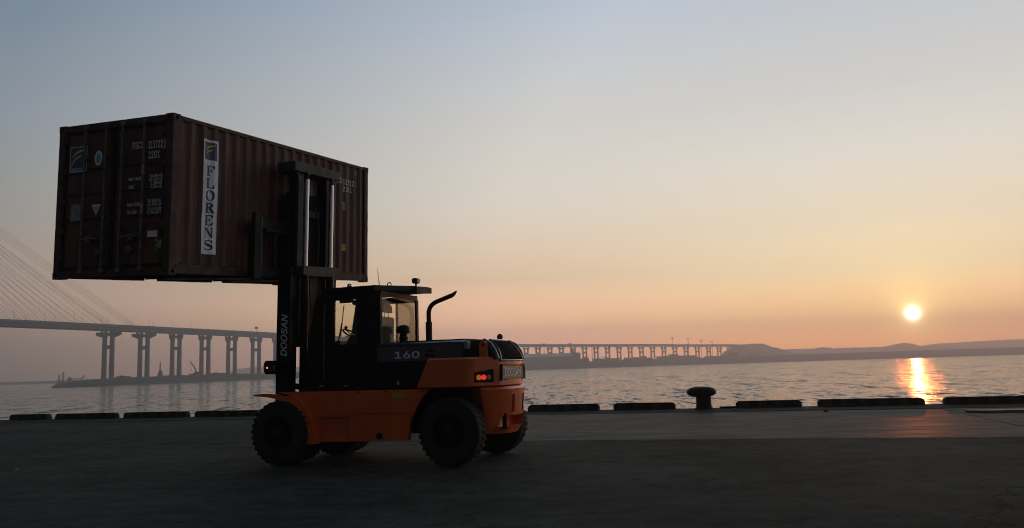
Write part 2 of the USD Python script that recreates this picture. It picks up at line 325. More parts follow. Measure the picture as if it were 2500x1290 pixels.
JT = -11.6                                                # the long joint between the apron and the concrete strip
obj('quay_apron', qslab(-1500, 1500, -1500, JT, -0.4, 0.0), M_apron, kind='structure', label='dark worn asphalt of the quay in the foreground')
strip = UsdGeom.Xform.Define(stage, path_for('quay_strip', None)).GetPrim(); put(strip, 'worn concrete strip along the quay edge', kind='structure')
cope = UsdGeom.Xform.Define(stage, path_for('quay_coping', None)).GetPrim(); put(cope, 'concrete coping beam of the quay edge', kind='structure')
def at_s(px, py, t):                                     # distance along the quay of a sight line at t from the edge
    v = ray(px, py); A = np.array([[v[0], -QD[0]], [v[1], -QD[1]]])
    return np.linalg.solve(A, (Q0 + QN * t)[:2])[1]
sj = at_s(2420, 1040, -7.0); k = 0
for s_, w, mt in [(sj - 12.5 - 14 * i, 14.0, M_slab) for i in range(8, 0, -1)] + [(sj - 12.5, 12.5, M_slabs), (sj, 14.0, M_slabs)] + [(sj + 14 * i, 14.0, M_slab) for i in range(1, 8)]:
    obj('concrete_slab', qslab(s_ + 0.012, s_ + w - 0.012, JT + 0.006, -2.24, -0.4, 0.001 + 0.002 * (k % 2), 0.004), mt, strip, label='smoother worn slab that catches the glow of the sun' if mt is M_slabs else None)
    k += 1
s_ = -120.0; k = 0
while s_ < 140:
    w = 9.3
    obj('coping_block', qslab(s_ + 0.004, s_ + w - 0.004, -2.23, 0.0, -1.2, 0.012 + 0.006 * ((k * 7) % 3), 0.02), M_cope, cope)
    s_ += w; k += 1
obj('quay_wall', qslab(-1500, 1500, -3.0, -0.12, -6.2, -0.03), M_cope, kind='structure', label='vertical concrete face of the quay below the coping')

def water_mat():
    # the slope of the ripples comes straight from noise at three sizes
    n = {'g': ('geometry', {})}; l = []
    for k, (sc, rot, det, w) in enumerate([((1.3, 0.42, 1.0), 0.10, 4.0, 0.42), ((0.56, 0.13, 1.0), -0.12, 4.0, 0.50), ((0.21, 0.042, 1.0), 0.08, 3.0, 0.42), ((0.075, 0.014, 1.0), -0.05, 3.0, 0.22)]):
        n[f'm{k}'] = ('mapping', {'scale': sc, 'rotation': (0, 0, rot)}); n[f'n{k}'] = ('noise_texture', {'scale': 1.0, 'detail': det, 'roughness': 0.68, 'distortion': 0.3})
        n[f's{k}'] = ('vector_math', {'math_type': 'subtract', 'vector2': (0.5, 0.5, 0.5)}); n[f'w{k}'] = ('vector_math', {'math_type': 'scale', 'scale': w * WAVE})
        l += [('g.position', f'm{k}.vector'), (f'm{k}.vector', f'n{k}.vector'), (f'n{k}.color', f's{k}.vector1'), (f's{k}.vector', f'w{k}.vector1')]
    n.update({'a1': ('vector_math', {'math_type': 'add'}), 'a2': ('vector_math', {'math_type': 'add'}), 'a3': ('vector_math', {'math_type': 'add'}), 'fl': ('vector_math', {'math_type': 'multiply', 'vector2': (0.8, 1.0, 0.0)}),
              'up': ('vector_math', {'math_type': 'add', 'vector2': (0.0, 0.0, 1.0)}), 'nn': ('vector_math', {'math_type': 'normalize'}),
              'p': ('principled_bsdf', {'base_color': (0.014, 0.021, 0.023), 'roughness': 0.12, 'ior': 1.33})})
    l += [('w0.vector', 'a1.vector1'), ('w1.vector', 'a1.vector2'), ('a1.vector', 'a2.vector1'), ('w2.vector', 'a2.vector2'), ('a2.vector', 'a3.vector1'), ('w3.vector', 'a3.vector2'), ('a3.vector', 'fl.vector1'), ('fl.vector', 'up.vector1'),
          ('up.vector', 'nn.vector1'), ('nn.vector', 'p.normal')]
    return usdkit.material(stage, '/World/Looks/sea_water', n, l, surface='p.BSDF')
WAVE = 3.8
M_water = water_mat()
wm = T([[-4600, -300, WATER_Z], [4600, -300, WATER_Z], [4600, 4600, WATER_Z], [-4600, 4600, WATER_Z]], [[0, 1, 2], [0, 2, 3]])
obj('harbour_water', wm, M_water, kind='structure', label='rippled grey harbour water between the quay and the far shore')

# ------------------------------------------------------------------ far shore (distances in metres)
def land(name, pts, label, mat=M_land, back=700.0, bank=14.0, bumps=1.2, seed=1, inland=None):
    """pts: (x, y, crest height above water) along the waterline, left to right. A bank rises from the water to the crest, then the land runs back."""
    P = []; rows = []
    pts = np.array(pts, float); t = np.r_[0, np.cumsum(np.linalg.norm(np.diff(pts[:, :2], axis=0), axis=1))]
    tt = np.arange(0, t[-1], 12.0); X = np.c_[[np.interp(tt, t, pts[:, i]) for i in range(3)]].T
    d = np.gradient(X[:, :2], axis=0); d /= np.linalg.norm(d, axis=1, keepdims=True); nrm = np.c_[-d[:, 1], d[:, 0]]; nrm[nrm[:, 1] < 0] *= -1
    if inland is not None: nrm[:] = np.array(inland) / np.hypot(*inland)
    wob = meshkit.noise(np.c_[tt / 40, np.zeros_like(tt), np.zeros_like(tt)], seed) - .5
    for f, hh in ((-0.3, -1.0), (0.0, 0.25), (0.35, 0.42), (0.75, 0.83), (1.0, 1.0), (1.6, 1.02), (10, 1.05), (back / bank, 1.05)):
        z = np.full(len(tt), hh) if hh < 0 else hh * X[:, 2]
        if 0.2 < hh: z = z + bumps * (meshkit.fbm(np.c_[tt / 14, np.full_like(tt, f * 3.1), np.zeros_like(tt)], 3, seed) - .5) * min(1, hh * 1.4)
        xy = X[:, :2] + nrm * (f * bank + 5 * wob[:, None])
        rows.append(np.c_[xy, WATER_Z + z])
    n = len(tt); v = np.vstack(rows); fc = []
    for i in range(len(rows) - 1):
        for k in range(n - 1):
            A, B, C, D = i * n + k, i * n + k + 1, (i + 1) * n + k + 1, (i + 1) * n + k; fc += [(A, B, C), (A, C, D)]
    return obj(name, T(v, fc), mat, kind='structure', label=label, smooth=40)

def W(px, depth): v = ray(px, 900); return v[0] / v[1] * depth
def elev(px, py, depth): return far(px, py, depth)[2] - WATER_Z       # height above the water
land('peninsula', [(W(126, 840), 840, 1.0), (W(160, 850), 850, 5.0), (W(231, 880), 880, 7.5), (W(300, 930), 930, 8.0), (W(440, 1030), 1030, 9.0), (W(560, 1150), 1150, 9.5), (W(680, 1290), 1290, 8.5), (W(900, 1480), 1480, 11), (W(1100, 1650), 1650, 13), (W(1285, 1800), 1800, 14.0)], 'dark low peninsula under the tall bridge piers', back=420, bank=26.0, inland=(-0.47, 0.88))
land('far_shore', [(W(1270, 1790), 1790, 14.5), (W(1450, 1930), 1930, 15), (W(1644, 2060), 2060, 15.5), (W(1900, 2200), 2200, 17.0), (W(2160, 2290), 2290, 18.5), (W(2500, 2380), 2380, 20.5), (W(3200, 2500), 2500, 22)], 'long dark embankment of the far shore on the right', back=900, seed=4)
land('far_left_shore', [(W(-500, 2300), 2300, 7.5), (W(0, 2400), 2400, 7.5), (W(150, 2450), 2450, 7.5), (W(420, 2500), 2500, 8)], 'faint low shore at the left edge behind the peninsula', back=600, seed=9)

def hill(name, px0, px1, depth, prof, label, seed, rough=3.0, deep=220.0, mat=M_forest, n=120, m=14):
    """a wooded rise seen from afar; prof: (fraction along, height above water)"""
    xs0, xs1 = W(px0, depth), W(px1, depth); u = np.linspace(0, 1, n); w = np.linspace(-1, 1, m); U, V = np.meshgrid(u, w, indexing='ij')
    H = np.interp(U, [p[0] for p in prof], [p[1] for p in prof]) * np.clip(1 - V ** 2, 0, 1) ** 0.7
    X = xs0 + (xs1 - xs0) * U; Y = depth + V * deep
    nz = meshkit.fbm(np.stack([X / 22, Y / 22, np.zeros_like(X)], -1), 3, seed) - .45
    tr = meshkit.noise(np.stack([X / 7, Y / 7, np.zeros_like(X)], -1), seed + 5) - .4
    Z = WATER_Z + H + (nz * rough * 2.2 + tr * rough) * np.clip(H / 20, 0, 1)
    v = np.stack([X, Y, Z], -1).reshape(-1, 3); f = []
    for i in range(n - 1):
        for j in range(m - 1):
            A, B, C, D = i * m + j, (i + 1) * m + j, (i + 1) * m + j + 1, i * m + j + 1; f += [(A, B, C), (A, C, D)]
    return obj(name, T(v, f), mat, kind='structure', label=label)
hill('wooded_hill', 1776, 1925, 3000, [(0, 27.1), (0.08, 46.0), (0.2, 57.8), (0.38, 64.9), (0.55, 62.5), (0.68, 53.1), (0.82, 41.3), (1, 29.4)], 'rounded wooded hill at the right end of the viaduct', 3, rough=3.2)
hill('low_ridge', 1840, 2320, 3800, [(0, 46.8), (0.2, 50.4), (0.45, 49.2), (0.7, 48.0), (1, 44.4)], 'faint flat land behind the embankment left of the sun', 6, rough=1.5)
hill('wooded_hill', 2135, 2262, 4000, [(0, 35.3), (0.2, 47.6), (0.45, 59.9), (0.6, 66.1), (0.75, 55.0), (1, 35.3)], 'small rounded hill right below the sun', 8, rough=2.4)
hill('far_ridge', 2215, 2850, 4450, [(0, 29.9), (0.1, 61.1), (0.25, 68.3), (0.4, 73.1), (0.55, 70.7), (0.8, 75.6), (1, 61.1)], 'long pale ridge on the horizon right of the sun', 11, rough=2.6)
hill('far_ridge', 545, 860, 4450, [(0, 10.6), (0.15, 41.9), (0.3, 51.5), (0.5, 37.1), (0.7, 46.7), (1, 34.7)], 'very faint hills on the horizon behind the bridge piers', 13, rough=3.0)

# ------------------------------------------------------------------ bridge
br_px = [(263, 1000.0)]
d0 = np.array([W(263, 1000), 1000.0]); bdir = np.array([0.327, 0.945])
piers = [d0 + bdir * 57 * i for i in range(7)]
right_px = [1257, 1286, 1315, 1344, 1372, 1401, 1429, 1457, 1485, 1513, 1540.5, 1568, 1595.5, 1623, 1650, 1677, 1705, 1732.6, 1758.5, 1784, 1808]
rpiers = [np.array([W(p, 2150 + (p - 1257) * 0.87), 2150 + (p - 1257) * 0.87]) for p in right_px]
from scipy.interpolate import CubicSpline, PchipInterpolator
ctrl = [d0 - bdir * t for t in (520, 400, 280, 160, 60)] + piers + rpiers[::4] + [np.array([W(1815, 2650), 2650])]
ctrl = np.array(ctrl); ct = np.r_[0, np.cumsum(np.linalg.norm(np.diff(ctrl, axis=0), axis=1))]
bsx, bsy = CubicSpline(ct, ctrl[:, 0]), CubicSpline(ct, ctrl[:, 1])
ts = np.linspace(0, ct[-1], 240); bxy = np.c_[bsx(ts), bsy(ts)]
hk = PchipInterpolator([0, 500, 1000, 1400, 2400, 2900, 3400], [69, 70, 70.3, 69.5, 61, 46, 38])       # deck height above the water by depth (y)
def deck_h(y): return float(hk(y))
bridge = thing('cable_stayed_bridge', 'long cable-stayed road bridge on twin-column concrete piers crossing the bay', 'bridge')
tan = np.gradient(bxy, axis=0); tan /= np.linalg.norm(tan, axis=1, keepdims=True); nor = np.c_[-tan[:, 1], tan[:, 0]]
def deck_band(off0, off1, z0, z1):
    z = np.array([deck_h(y) for y in bxy[:, 1]]) + WATER_Z
    r = [np.c_[bxy + nor * o, z + h] for o, h in ((off0, z0), (off1, z0), (off1, z1), (off0, z1))]
    n = len(bxy); v = np.vstack(r); f = []
    for a in range(4):
        b = (a + 1) % 4
        for k in range(n - 1): f += [(a * n + k, b * n + k, b * n + k + 1), (a * n + k, b * n + k + 1, a * n + k + 1)]
    f += [(0, n, 2 * n), (0, 2 * n, 3 * n), (n - 1, 3 * n - 1, 2 * n - 1), (n - 1, 4 * n - 1, 3 * n - 1)]
    return T(v, f)
dk = obj('deck', cat([deck_band(-15, 15, -1.6, 0.0)]), M_steel, bridge)
obj('girder', cat([deck_band(-12, -3, -5.6, -1.61), deck_band(3, 12, -5.6, -1.61)]), M_conc, bridge)
for s in (-1, 1): obj('parapet', deck_band(s * 14.9, s * 14.5, 0.0, 1.1), M_conc, dk)

def pier_mesh(p, t, base, flare=False, w=8.55, colw=2.8, cap=10.6):
    top = deck_h(p[1]) + WATER_Z - 5.65; a = math.atan2(t[1], t[0]); ms = []
    for s in (-1, 1):
        c = s * (w - colw)
        ms.append(hull([(sx * 1.15 * k, c + sy * colw * k * .98, z) for z, k in ((base, 1.08), (top - 8.2, 0.94)) for sx in (-1, 1) for sy in (-1, 1)]))
    mid = base + (top - base) * 0.67
    ms.append(bx(-0.9, 0.9, -(w - 2 * colw) - .6, (w - 2 * colw) + .6, mid - 2.2, mid + 2.2))
    cw = 18.5 if flare else cap
    for s in (-1, 1):
        ms.append(hull([(sx * 1.3, s * y, z) for sx in (-1, 1) for y, z in ((w - 2 * colw - .2, top - 8.2), (w + .05, top - 8.2), (cw, top - (5.0 if flare else 5.5)), (cw, top - 1.6), (1.8, top - 1.6))]))
    ms.append(bx(-1.25, 1.25, -2.2, 2.2, top - 6.2, top - 3.0))
    for s in (-1, 1):
        for o in (4.6, 10.4): ms.append(bx(-1.0, 1.0, s * o - 1.3, s * o + 1.3, top - 1.65, top + .1))
    m = cat(ms); c, s_ = math.cos(a), math.sin(a); v = m.vertices
    return T(np.c_[p[0] + v[:, 0] * c - v[:, 1] * s_, p[1] + v[:, 0] * s_ + v[:, 1] * c, v[:, 2]], m.faces)
for i, p in enumerate(piers):
    obj('pier', pier_mesh(p, bdir, WATER_Z + 5.0, flare=i < 2), M_conc, bridge)
for i, p in enumerate(rpiers):
    q = rpiers[min(i + 1, len(rpiers) - 1)] - rpiers[max(i - 1, 0)]; q = q / np.linalg.norm(q)
    q = np.array([q[0] * 0.35 + bdir[0] * 0.5, q[1] * 0.35 + bdir[1] * 0.8]); q /= np.linalg.norm(q)
    obj('pier', pier_mesh(p, q, WATER_Z + 9.0, w=6.9, colw=2.05, cap=8.6), M_conc, bridge)
# pylon and stays (the pylon stands left of the picture)
pyl = d0 - bdir * 232; pz = WATER_Z + deck_h(pyl[1]); bn = np.array([-bdir[1], bdir[0]])
pm = []
for s in (-1, 1):
    lo, hi = pyl + bn * s * 21, pyl + bn * s * 15
    q = lambda c, z, h: [(c[0] + bdir[0] * a * h + bn[0] * b * h * .8, c[1] + bdir[1] * a * h + bn[1] * b * h * .8, z) for a in (-1, 1) for b in (-1, 1)]
    pm += [hull(q(lo, WATER_Z - 2, 5.5) + q(lo, pz, 4.2)), hull(q(lo, pz, 4.2) + q(hi, pz + 136, 3.0))]
for z in (pz - 9, pz + 84): pm.append(hull([tuple(pyl + bn * s * 19 + bdir * a * 2.6) + (z + h,) for s in (-1, 1) for a in (-1, 1) for h in (-3, 3)]))
obj('pylon', cat(pm), M_conc, bridge)
for s in (-1, 1):
    for i in range(20):
        d = 262 - i * 12.4 if i > 3 else 262 - i * 5.0
        for side in (1, -1):
            a = pyl + bdir * d * side + bn * s * 14.7
            top = pyl + bn * s * 15.0; h = pz + 131 - i * 3.3
            p0, p1 = np.array([*a, WATER_Z + deck_h(a[1]) + .3]), np.array([*top, h])
            u = np.linspace(0, 1, 7)[:, None]; pth = p0 + (p1 - p0) * u; pth[:, 2] -= 1.6 * (4 * u[:, 0] * (1 - u[:, 0]))
            if side == 1 or i % 2 == 0: obj('stay_cable', tube(pth, 0.13, 5), M_cable, bridge)
for i in range(13):
    p = d0 + bdir * (38 * i - 330); side = 14.3
    for s in (-1, 1):
        c = p + bn * s * side; z = WATER_Z + deck_h(c[1])
        e = c - bn * s * 2.6
        obj('lamp_post', tube([(c[0], c[1], z), (c[0], c[1], z + 8.6), (c[0] - bn[0] * s * .8, c[1] - bn[1] * s * .8, z + 9.6), (e[0], e[1], z + 10.0)], [.16, .12, .1, .1], 5), M_mast, bridge)
sgp = d0 + bdir * 270 - bn * 14.0; z = WATER_Z + deck_h(sgp[1])
obj('gantry_sign', cat([tube([(sgp[0], sgp[1], z), (sgp[0], sgp[1], z + 8)], .22, 6), bx(sgp[0] - 4.2, sgp[0] - .4, sgp[1] - .2, sgp[1] + .2, z + 5.4, z + 8.6)]), M_mast, bridge)

# ------------------------------------------------------------------ things on the far shores
def shed(name, px0, px1, py_top, depth, base, label, cat_, wall=M_shed, roof=M_shedroof, deep=26.0, pitch=0.16, ridge='x', group=None, extras=()):
    x0, x1 = W(px0, depth), W(px1, depth); top = elev((px0 + px1) / 2, py_top, depth)
    t = thing(name, label, cat_, ((x0 + x1) / 2, depth, WATER_Z + base), 0, group)
    hw, h = (x1 - x0) / 2, top - base
    rise = min(pitch * (deep if ridge == 'x' else hw), h * .35); eave = h - rise
    obj('wall', bx(-hw, hw, 0, deep, -1.5, eave), wall, t)
    if ridge == 'x':
        obj('roof', prism([(-.8, eave - .1), (deep / 2, h), (deep + .8, eave - .1), (deep + .8, eave + .35), (deep / 2, h + .4), (-.8, eave + .35)], 'x', -hw - .6, hw + .6), roof, t)
    elif ridge == 'y':
        obj('roof', prism([(-hw - .8, eave - .1), (0, h), (hw + .8, eave - .1), (hw + .8, eave + .35), (0, h + .4), (-hw - .8, eave + .35)], 'y', -.8, deep + .8), roof, t)
    else:
        obj('roof', cat([bx(-hw - .5, hw + .5, -.5, deep + .5, eave + .002, eave + .6), bx(-hw * .4, hw * .1, deep * .3, deep * .6, eave + .6, eave + .6 + rise)]), roof, t)
    for nm, mesh, mat in (e(hw, h, eave) for e in extras): obj(nm, mesh, mat, t)
    return t
def doors(n, mat=M_dkbuild):
    return lambda hw, h, ev: ('door', cat([bx(-hw + (i + .5) * 2 * hw / n - .25 * hw / n, -hw + (i + .5) * 2 * hw / n + .25 * hw / n, -.06, .02, -1.4, ev * .62) for i in range(n)]), mat)
shed('warehouse', 1272, 1401, 863.5, 1880, 14, 'long pale grey roofed warehouse right of the forklift across the water', 'warehouse', deep=60, extras=[doors(9, M_shed)])
shed('warehouse', 1611, 1700, 865.5, 2130, 15, 'large grey flat-topped warehouse below the four tall light masts', 'warehouse', roof=M_brownb, ridge='f', deep=45, extras=[doors(5)])
shed('annex', 1698, 1711, 870.5, 2135, 15, 'low brown annex at the right end of the large grey warehouse', 'building', wall=M_brownb, roof=M_brownb, ridge='f')
shed('shed', 1726, 1774, 869.5, 2150, 15, 'low blue-roofed shed right of the large grey warehouse', 'shed', roof=M_bluer, extras=[doors(4)])
shed('shed', 1452, 1492, 871.5, 1960, 14, 'dark arched shed between the silos and the lit shed', 'shed', wall=M_dkbuild, roof=M_dkbuild, deep=40, pitch=.3, ridge='y', extras=[doors(3)])
shed('shed', 1531, 1566, 873.0, 1975, 14, 'long low dark shed right of the lit shed', 'shed', wall=M_dkbuild, roof=M_dkbuild, extras=[doors(6)])
shed('control_building', 1569, 1580, 869.5, 1985, 14, 'small square dark building at the right end of the low dark shed', 'building', wall=M_dkbuild, roof=M_dkbuild, ridge='f', extras=[doors(1)])
shed('hut', 1583, 1595, 873.5, 1990, 14, 'tiny low hut left of the large grey warehouse', 'hut', wall=M_dkbuild, roof=M_dkbuild, ridge='f')
lit = shed('shed', 1493, 1530, 874.5, 1950, 14, 'brown shed on the far shore with a floodlight, its light put into the glowing orange front', 'shed', wall=M_brownb, roof=M_brownb, deep=20)
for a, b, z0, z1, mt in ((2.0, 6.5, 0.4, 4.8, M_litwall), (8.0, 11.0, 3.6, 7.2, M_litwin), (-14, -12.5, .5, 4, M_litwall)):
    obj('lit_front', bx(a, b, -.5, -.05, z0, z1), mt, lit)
shed('gate_house', 1789, 1802, 860.5, 2230, 16, 'tall dark building with an overhanging roof left of the wooded hill', 'building', wall=M_dkbuild, roof=M_dkbuild, ridge='f', deep=14, extras=[lambda hw, h, ev: ('cornice', bx(-hw - 3, hw + 3, -2, 16, ev - 2.6, ev - .5), M_dkbuild)])
shed('pavilion', 1777, 1786, 864.5, 2230, 16, 'small pavilion with an overhanging roof beside the tall dark building', 'building', wall=M_dkbuild, roof=M_dkbuild, ridge='f', deep=12, extras=[lambda hw, h, ev: ('cornice', bx(-hw - 2.2, hw + 2.2, -2, 14, ev - 1.8, ev - .3), M_dkbuild)])
for px in (1836, 1851):
    shed('lookout_hut', px - 3, px + 3, 864.0, 2250, 17, f'small flat-roofed hut on the embankment, {"left" if px == 1836 else "right"} one of the pair below the wooded hill', 'hut', wall=M_dkbuild, roof=M_dkbuild, ridge='f', deep=8)
shed('block', 2001, 2033, 847.5, 3500, 44, 'faint flat-roofed block on the horizon between the hills, left of the sun', 'building', wall=M_shed, roof=M_shed, ridge='f')
shed('material_store', 284, 305, 918.8, 985, 7, 'dark flat-topped store between the first two bridge piers', 'building', wall=M_dkbuild, roof=M_dkbuild, ridge='f', deep=15, extras=[lambda hw, h, ev: ('jib', tube([(-hw * .3, 3, ev), (-hw * .45, 3, ev + 4.6), (-hw * .8, 3, ev + 4.9)], .25, 5), M_mast)])
shed('site_shed', 277, 322, 922.5, 990, 7, 'long low dark shed at the foot of the second bridge pier', 'shed', wall=M_dkbuild, roof=M_dkbuild, ridge='f', deep=15)
shed('site_shed', 397, 438, 916.5, 1120, 8, 'low dark shed behind the third bridge pier', 'shed', wall=M_dkbuild, roof=M_dkbuild, ridge='f', deep=15)
shed('container_stack', 462, 481, 912.5, 1130, 8, 'dark stack left of the fourth bridge pier', 'stack', wall=M_brownb, roof=M_dkbuild, ridge='f', deep=12)
shed('container_stack', 506, 546, 911.0, 1180, 9, 'long dark stack between the fourth and fifth bridge piers', 'stack', wall=M_brownb, roof=M_dkbuild, ridge='f', deep=14)

def silo(px, py, w, depth, label):
    h = elev(px, py, depth) - 14; t = thing('silo', label, 'silo', (W(px, depth), depth, WATER_Z + 14), 0, 'silos beside the pale warehouse')
    obj('body', cyl((0, 0, -1), (0, 0, h * .84), w, 14), M_shed, t); obj('cone_roof', cyl((0, 0, h * .84), (0, 0, h), w * 1.02, 14, .3), M_shed, t)
    obj('ladder_tower', bx(w + .1, w + 1.5, -.7, .7, -1, h * .93), M_mast, t)
silo(1400, 852, 2.6, 1900, 'tallest thin silo at the right end of the pale warehouse')
silo(1406, 858, 2.8, 1905, 'middle silo of the three beside the pale warehouse')
silo(1413.5, 859.5, 3.2, 1905, 'right-hand silo of the three beside the pale warehouse')
def heap(px, py, r, depth, base, label, seed):
    h = elev(px, py, depth) - base
    m = trimesh.creation.icosphere(3); v = m.vertices.copy(); k = 1 + .35 * (meshkit.fbm(v * 1.8 + seed, 3, seed) - .5)
    v = v * k[:, None] * [r, r * .8, h]; v[:, 2] = np.maximum(v[:, 2], -1.5)
    obj('bush_clump', T(v + [W(px, depth), depth, WATER_Z + base], m.faces), M_forest, label=label, cat='bushes')
heap(1431, 871, 8, 1920, 14, 'dark round clump of bushes right of the silos', 3)
heap(1421, 875, 6, 1925, 14, 'low dark clump of bushes at the foot of the silos', 4)

# floodlight masts
def light_mast(px, py, depth, base, label, ms=None):
    h = elev(px, py, depth) - base
    t = thing('light_mast', label, 'light mast', (W(px, depth), depth, WATER_Z + base), 0, 'tall light masts on the far shore')
    obj('pole', cyl((0, 0, 0), (0, 0, h - 1.5), .75, 8, .42), M_mast, t)
    obj('crown', lathe([(0, h - 3.4), (.9, h - 3.2), (4.4, h - 1.2), (4.6, h - .8), (3.6, h - .9), (1.2, h - 1.6), (0, h - 1.7)], 12), M_mast, t)
    for i in range(8):
        a = i * math.pi / 4; c, s = math.cos(a), math.sin(a)
        m = bx(-.5, .5, -.35, .35, -.5, .35); m.apply_transform(trimesh.transformations.rotation_matrix(a, [0, 0, 1])); m.apply_translation([4.3 * c, 4.3 * s, h - .5]); obj('floodlight', m, M_mast, t)
nth = ['leftmost', 'second', 'third', 'rightmost']
for i, (px, py) in enumerate([(1329.8, 839), (1394, 838), (1447, 843.5), (1491, 844.5)]):
    light_mast(px, py, 1950 + 20 * i, 14, f'{nth[i]} of the four faint light masts standing before the viaduct, near the pale warehouse')
for i, (px, py) in enumerate([(1645, 824.5), (1683.5, 826.5), (1715.5, 831.5), (1742, 834)]):
    light_mast(px, py, 2160 + 40 * i, 15, f'{nth[i]} of the four tall light masts rising from the large grey warehouse')

# cranes on the peninsula and by the far left shore
def lattice(p0, p1, w, n, r=.16):
    p0, p1 = np.asarray(p0, float), np.asarray(p1, float); d = p1 - p0; L = np.linalg.norm(d); d /= L
    a = np.cross(d, [0, 1, 0.0]); a /= np.linalg.norm(a); b = np.cross(d, a); ms = []
    cs = [(a * i + b * j) * w for i, j in ((1, 1), (1, -1), (-1, -1), (-1, 1))]
    for c in cs: ms.append(cyl(p0 + c, p1 + c * .6, r, 4))
    for k in range(n):
        u, w2 = k / n, (k + 1) / n
        for q in range(4): ms.append(cyl(p0 + d * L * u + cs[q] * (1 - .4 * u), p0 + d * L * w2 + cs[(q + 1) % 4] * (1 - .4 * w2), r * .7, 4))
    return cat(ms)
t = thing('crawler_crane', 'thin crane with its jib leaning left beside the fourth bridge pier', 'crane', (W(480, 1140), 1140, WATER_Z + 9))
obj('cab', cat([bx(-2.5, 3, -2, 2, 1.6, 4.4), bx(-3.4, 3.4, -2.6, -1.6, 0, 1.5, .3), bx(-3.4, 3.4, 1.6, 2.6, 0, 1.5, .3)]), M_dkbuild, t)
obj('jib', lattice((0, 0, 3.5), (-4.2, 0, 13), .7, 7, .22), M_mast, t); obj('fly_jib', lattice((-4.2, 0, 13), (-9.5, 0, 19.5), .5, 5, .2), M_mast, t)
obj('hoist_rope', cat([cyl((-7.2, 0, 16.6), (-7.2, 0, 8), .1, 4), bx(-7.7, -6.7, -.4, .4, 6.2, 8)]), M_mast, t)
t = thing('derrick_tower', 'slender lattice tower on a wide base behind the second and third piers', 'tower', (W(391, 1150), 1150, WATER_Z + 9))
obj('mast', lattice((0, 0, 7), (0, 0, 20), .7, 9, .2), M_mast, t); obj('base', cat([bx(-2.6, 2.6, -2, 2, -1, 4.5), bx(-1.6, 2.2, -1.6, 1.6, 4.5, 8.0)]), M_dkbuild, t)
t = thing('dredger', 'faint dredging barge with raised booms left of the first bridge pier', 'barge', (W(186, 1320), 1320, WATER_Z))
obj('hull', hull([(x, y, z) for x, y, z in ((-17, -4, 3.6), (-17, 4, 3.6), (-15, -4, -.8), (-15, 4, -.8), (15, -4, -.8), (15, 4, -.8), (18, 0, 4), (16, -4, 4), (16, 4, 4))]), M_dkbuild, t)
obj('deck_house', cat([bx(-12.5, -6.5, -3, 3, 3.6, 9.4), bx(-11.5, -8, -2.4, 2.4, 9.4, 12)]), M_shed, t)
obj('boom', cat([lattice((-6, 0, 9), (8, 0, 9.6), .8, 8, .25), lattice((6, 0, 4), (13.5, 0, 14.5), .8, 7, .25), lattice((13.5, 0, 4), (15.5, 0, 10), .4, 4, .2)]), M_mast, t)
t = thing('pile_driver', 'faint twin-masted pile driver at the tip of the peninsula', 'crane', (W(151, 1330), 1330, WATER_Z + 1))
for x, h, w in ((-4.2, 15.5, .9), (2.0, 19.5, 1.3)): obj('mast', lattice((x, 0, 2), (x + .4, 0, h), w, 9, .3), M_mast, t)
obj('base', cat([bx(-7.5, 6, -4, 4, -2, 2.6), bx(-1.6, 5.4, -2.4, 2.4, 2.6, 6)]), M_shed, t)

# haze that fills the air over the bay
hz = bx(-5000, 5000, -1600, 4800, -8.0, 212.0)
M_haze = usdkit.material(stage, '/World/Looks/haze', {'v': ('principled_volume', {'color': (0.97, 0.965, 0.96), 'density': HAZE_DENSITY, 'anisotropy': 0.62})}, volume='v.volume')
obj('haze', hz, M_haze, kind='stuff', label='pale sunset haze in the air over the bay')
# %%PART2%%
# ------------------------------------------------------------------ things on the quay
# bollard
t = thing('mooring_bollard', 'black mushroom-headed mooring bollard on the quay edge right of the forklift', 'bollard', quay(-0.02, -0.62, 0.018), -14)
st = [(0, -.02), (.31, -.02), (.31, .03), (.262, .05), (.25, .14), (.24, .40), (.25, .52)]
obj('stem', lathe(st + [(0, .52)], 28), M_iron, t, smooth=50)
hd = []
for k in range(11):
    a = -math.pi / 2 + math.pi * k / 10; hd.append((math.cos(a), math.sin(a)))
hm = lathe([(max(c, 0.0), s) for c, s in hd], 36); v = hm.vertices.copy(); r = np.hypot(v[:, 0], v[:, 1]); ang = np.arctan2(v[:, 1], v[:, 0])
sq = np.abs(v[:, 2]); rr = np.where(r > 1e-6, r ** 0.55, 0)
v[:, 0] = -.06 + np.cos(ang) * rr * .485; v[:, 1] = np.sin(ang) * rr * .36; v[:, 2] = .555 + v[:, 2] * .155 + .03 * np.where(v[:, 2] > 0, 1 - r, 0)
obj('head', T(v, hm.faces), M_iron, t, smooth=50)
for k in range(6):
    a = k * math.pi / 3 + .3; obj('anchor_bolt', cyl((.285 * math.cos(a), .285 * math.sin(a), .025), (.285 * math.cos(a), .285 * math.sin(a), .05), .018, 6), M_iron, t)

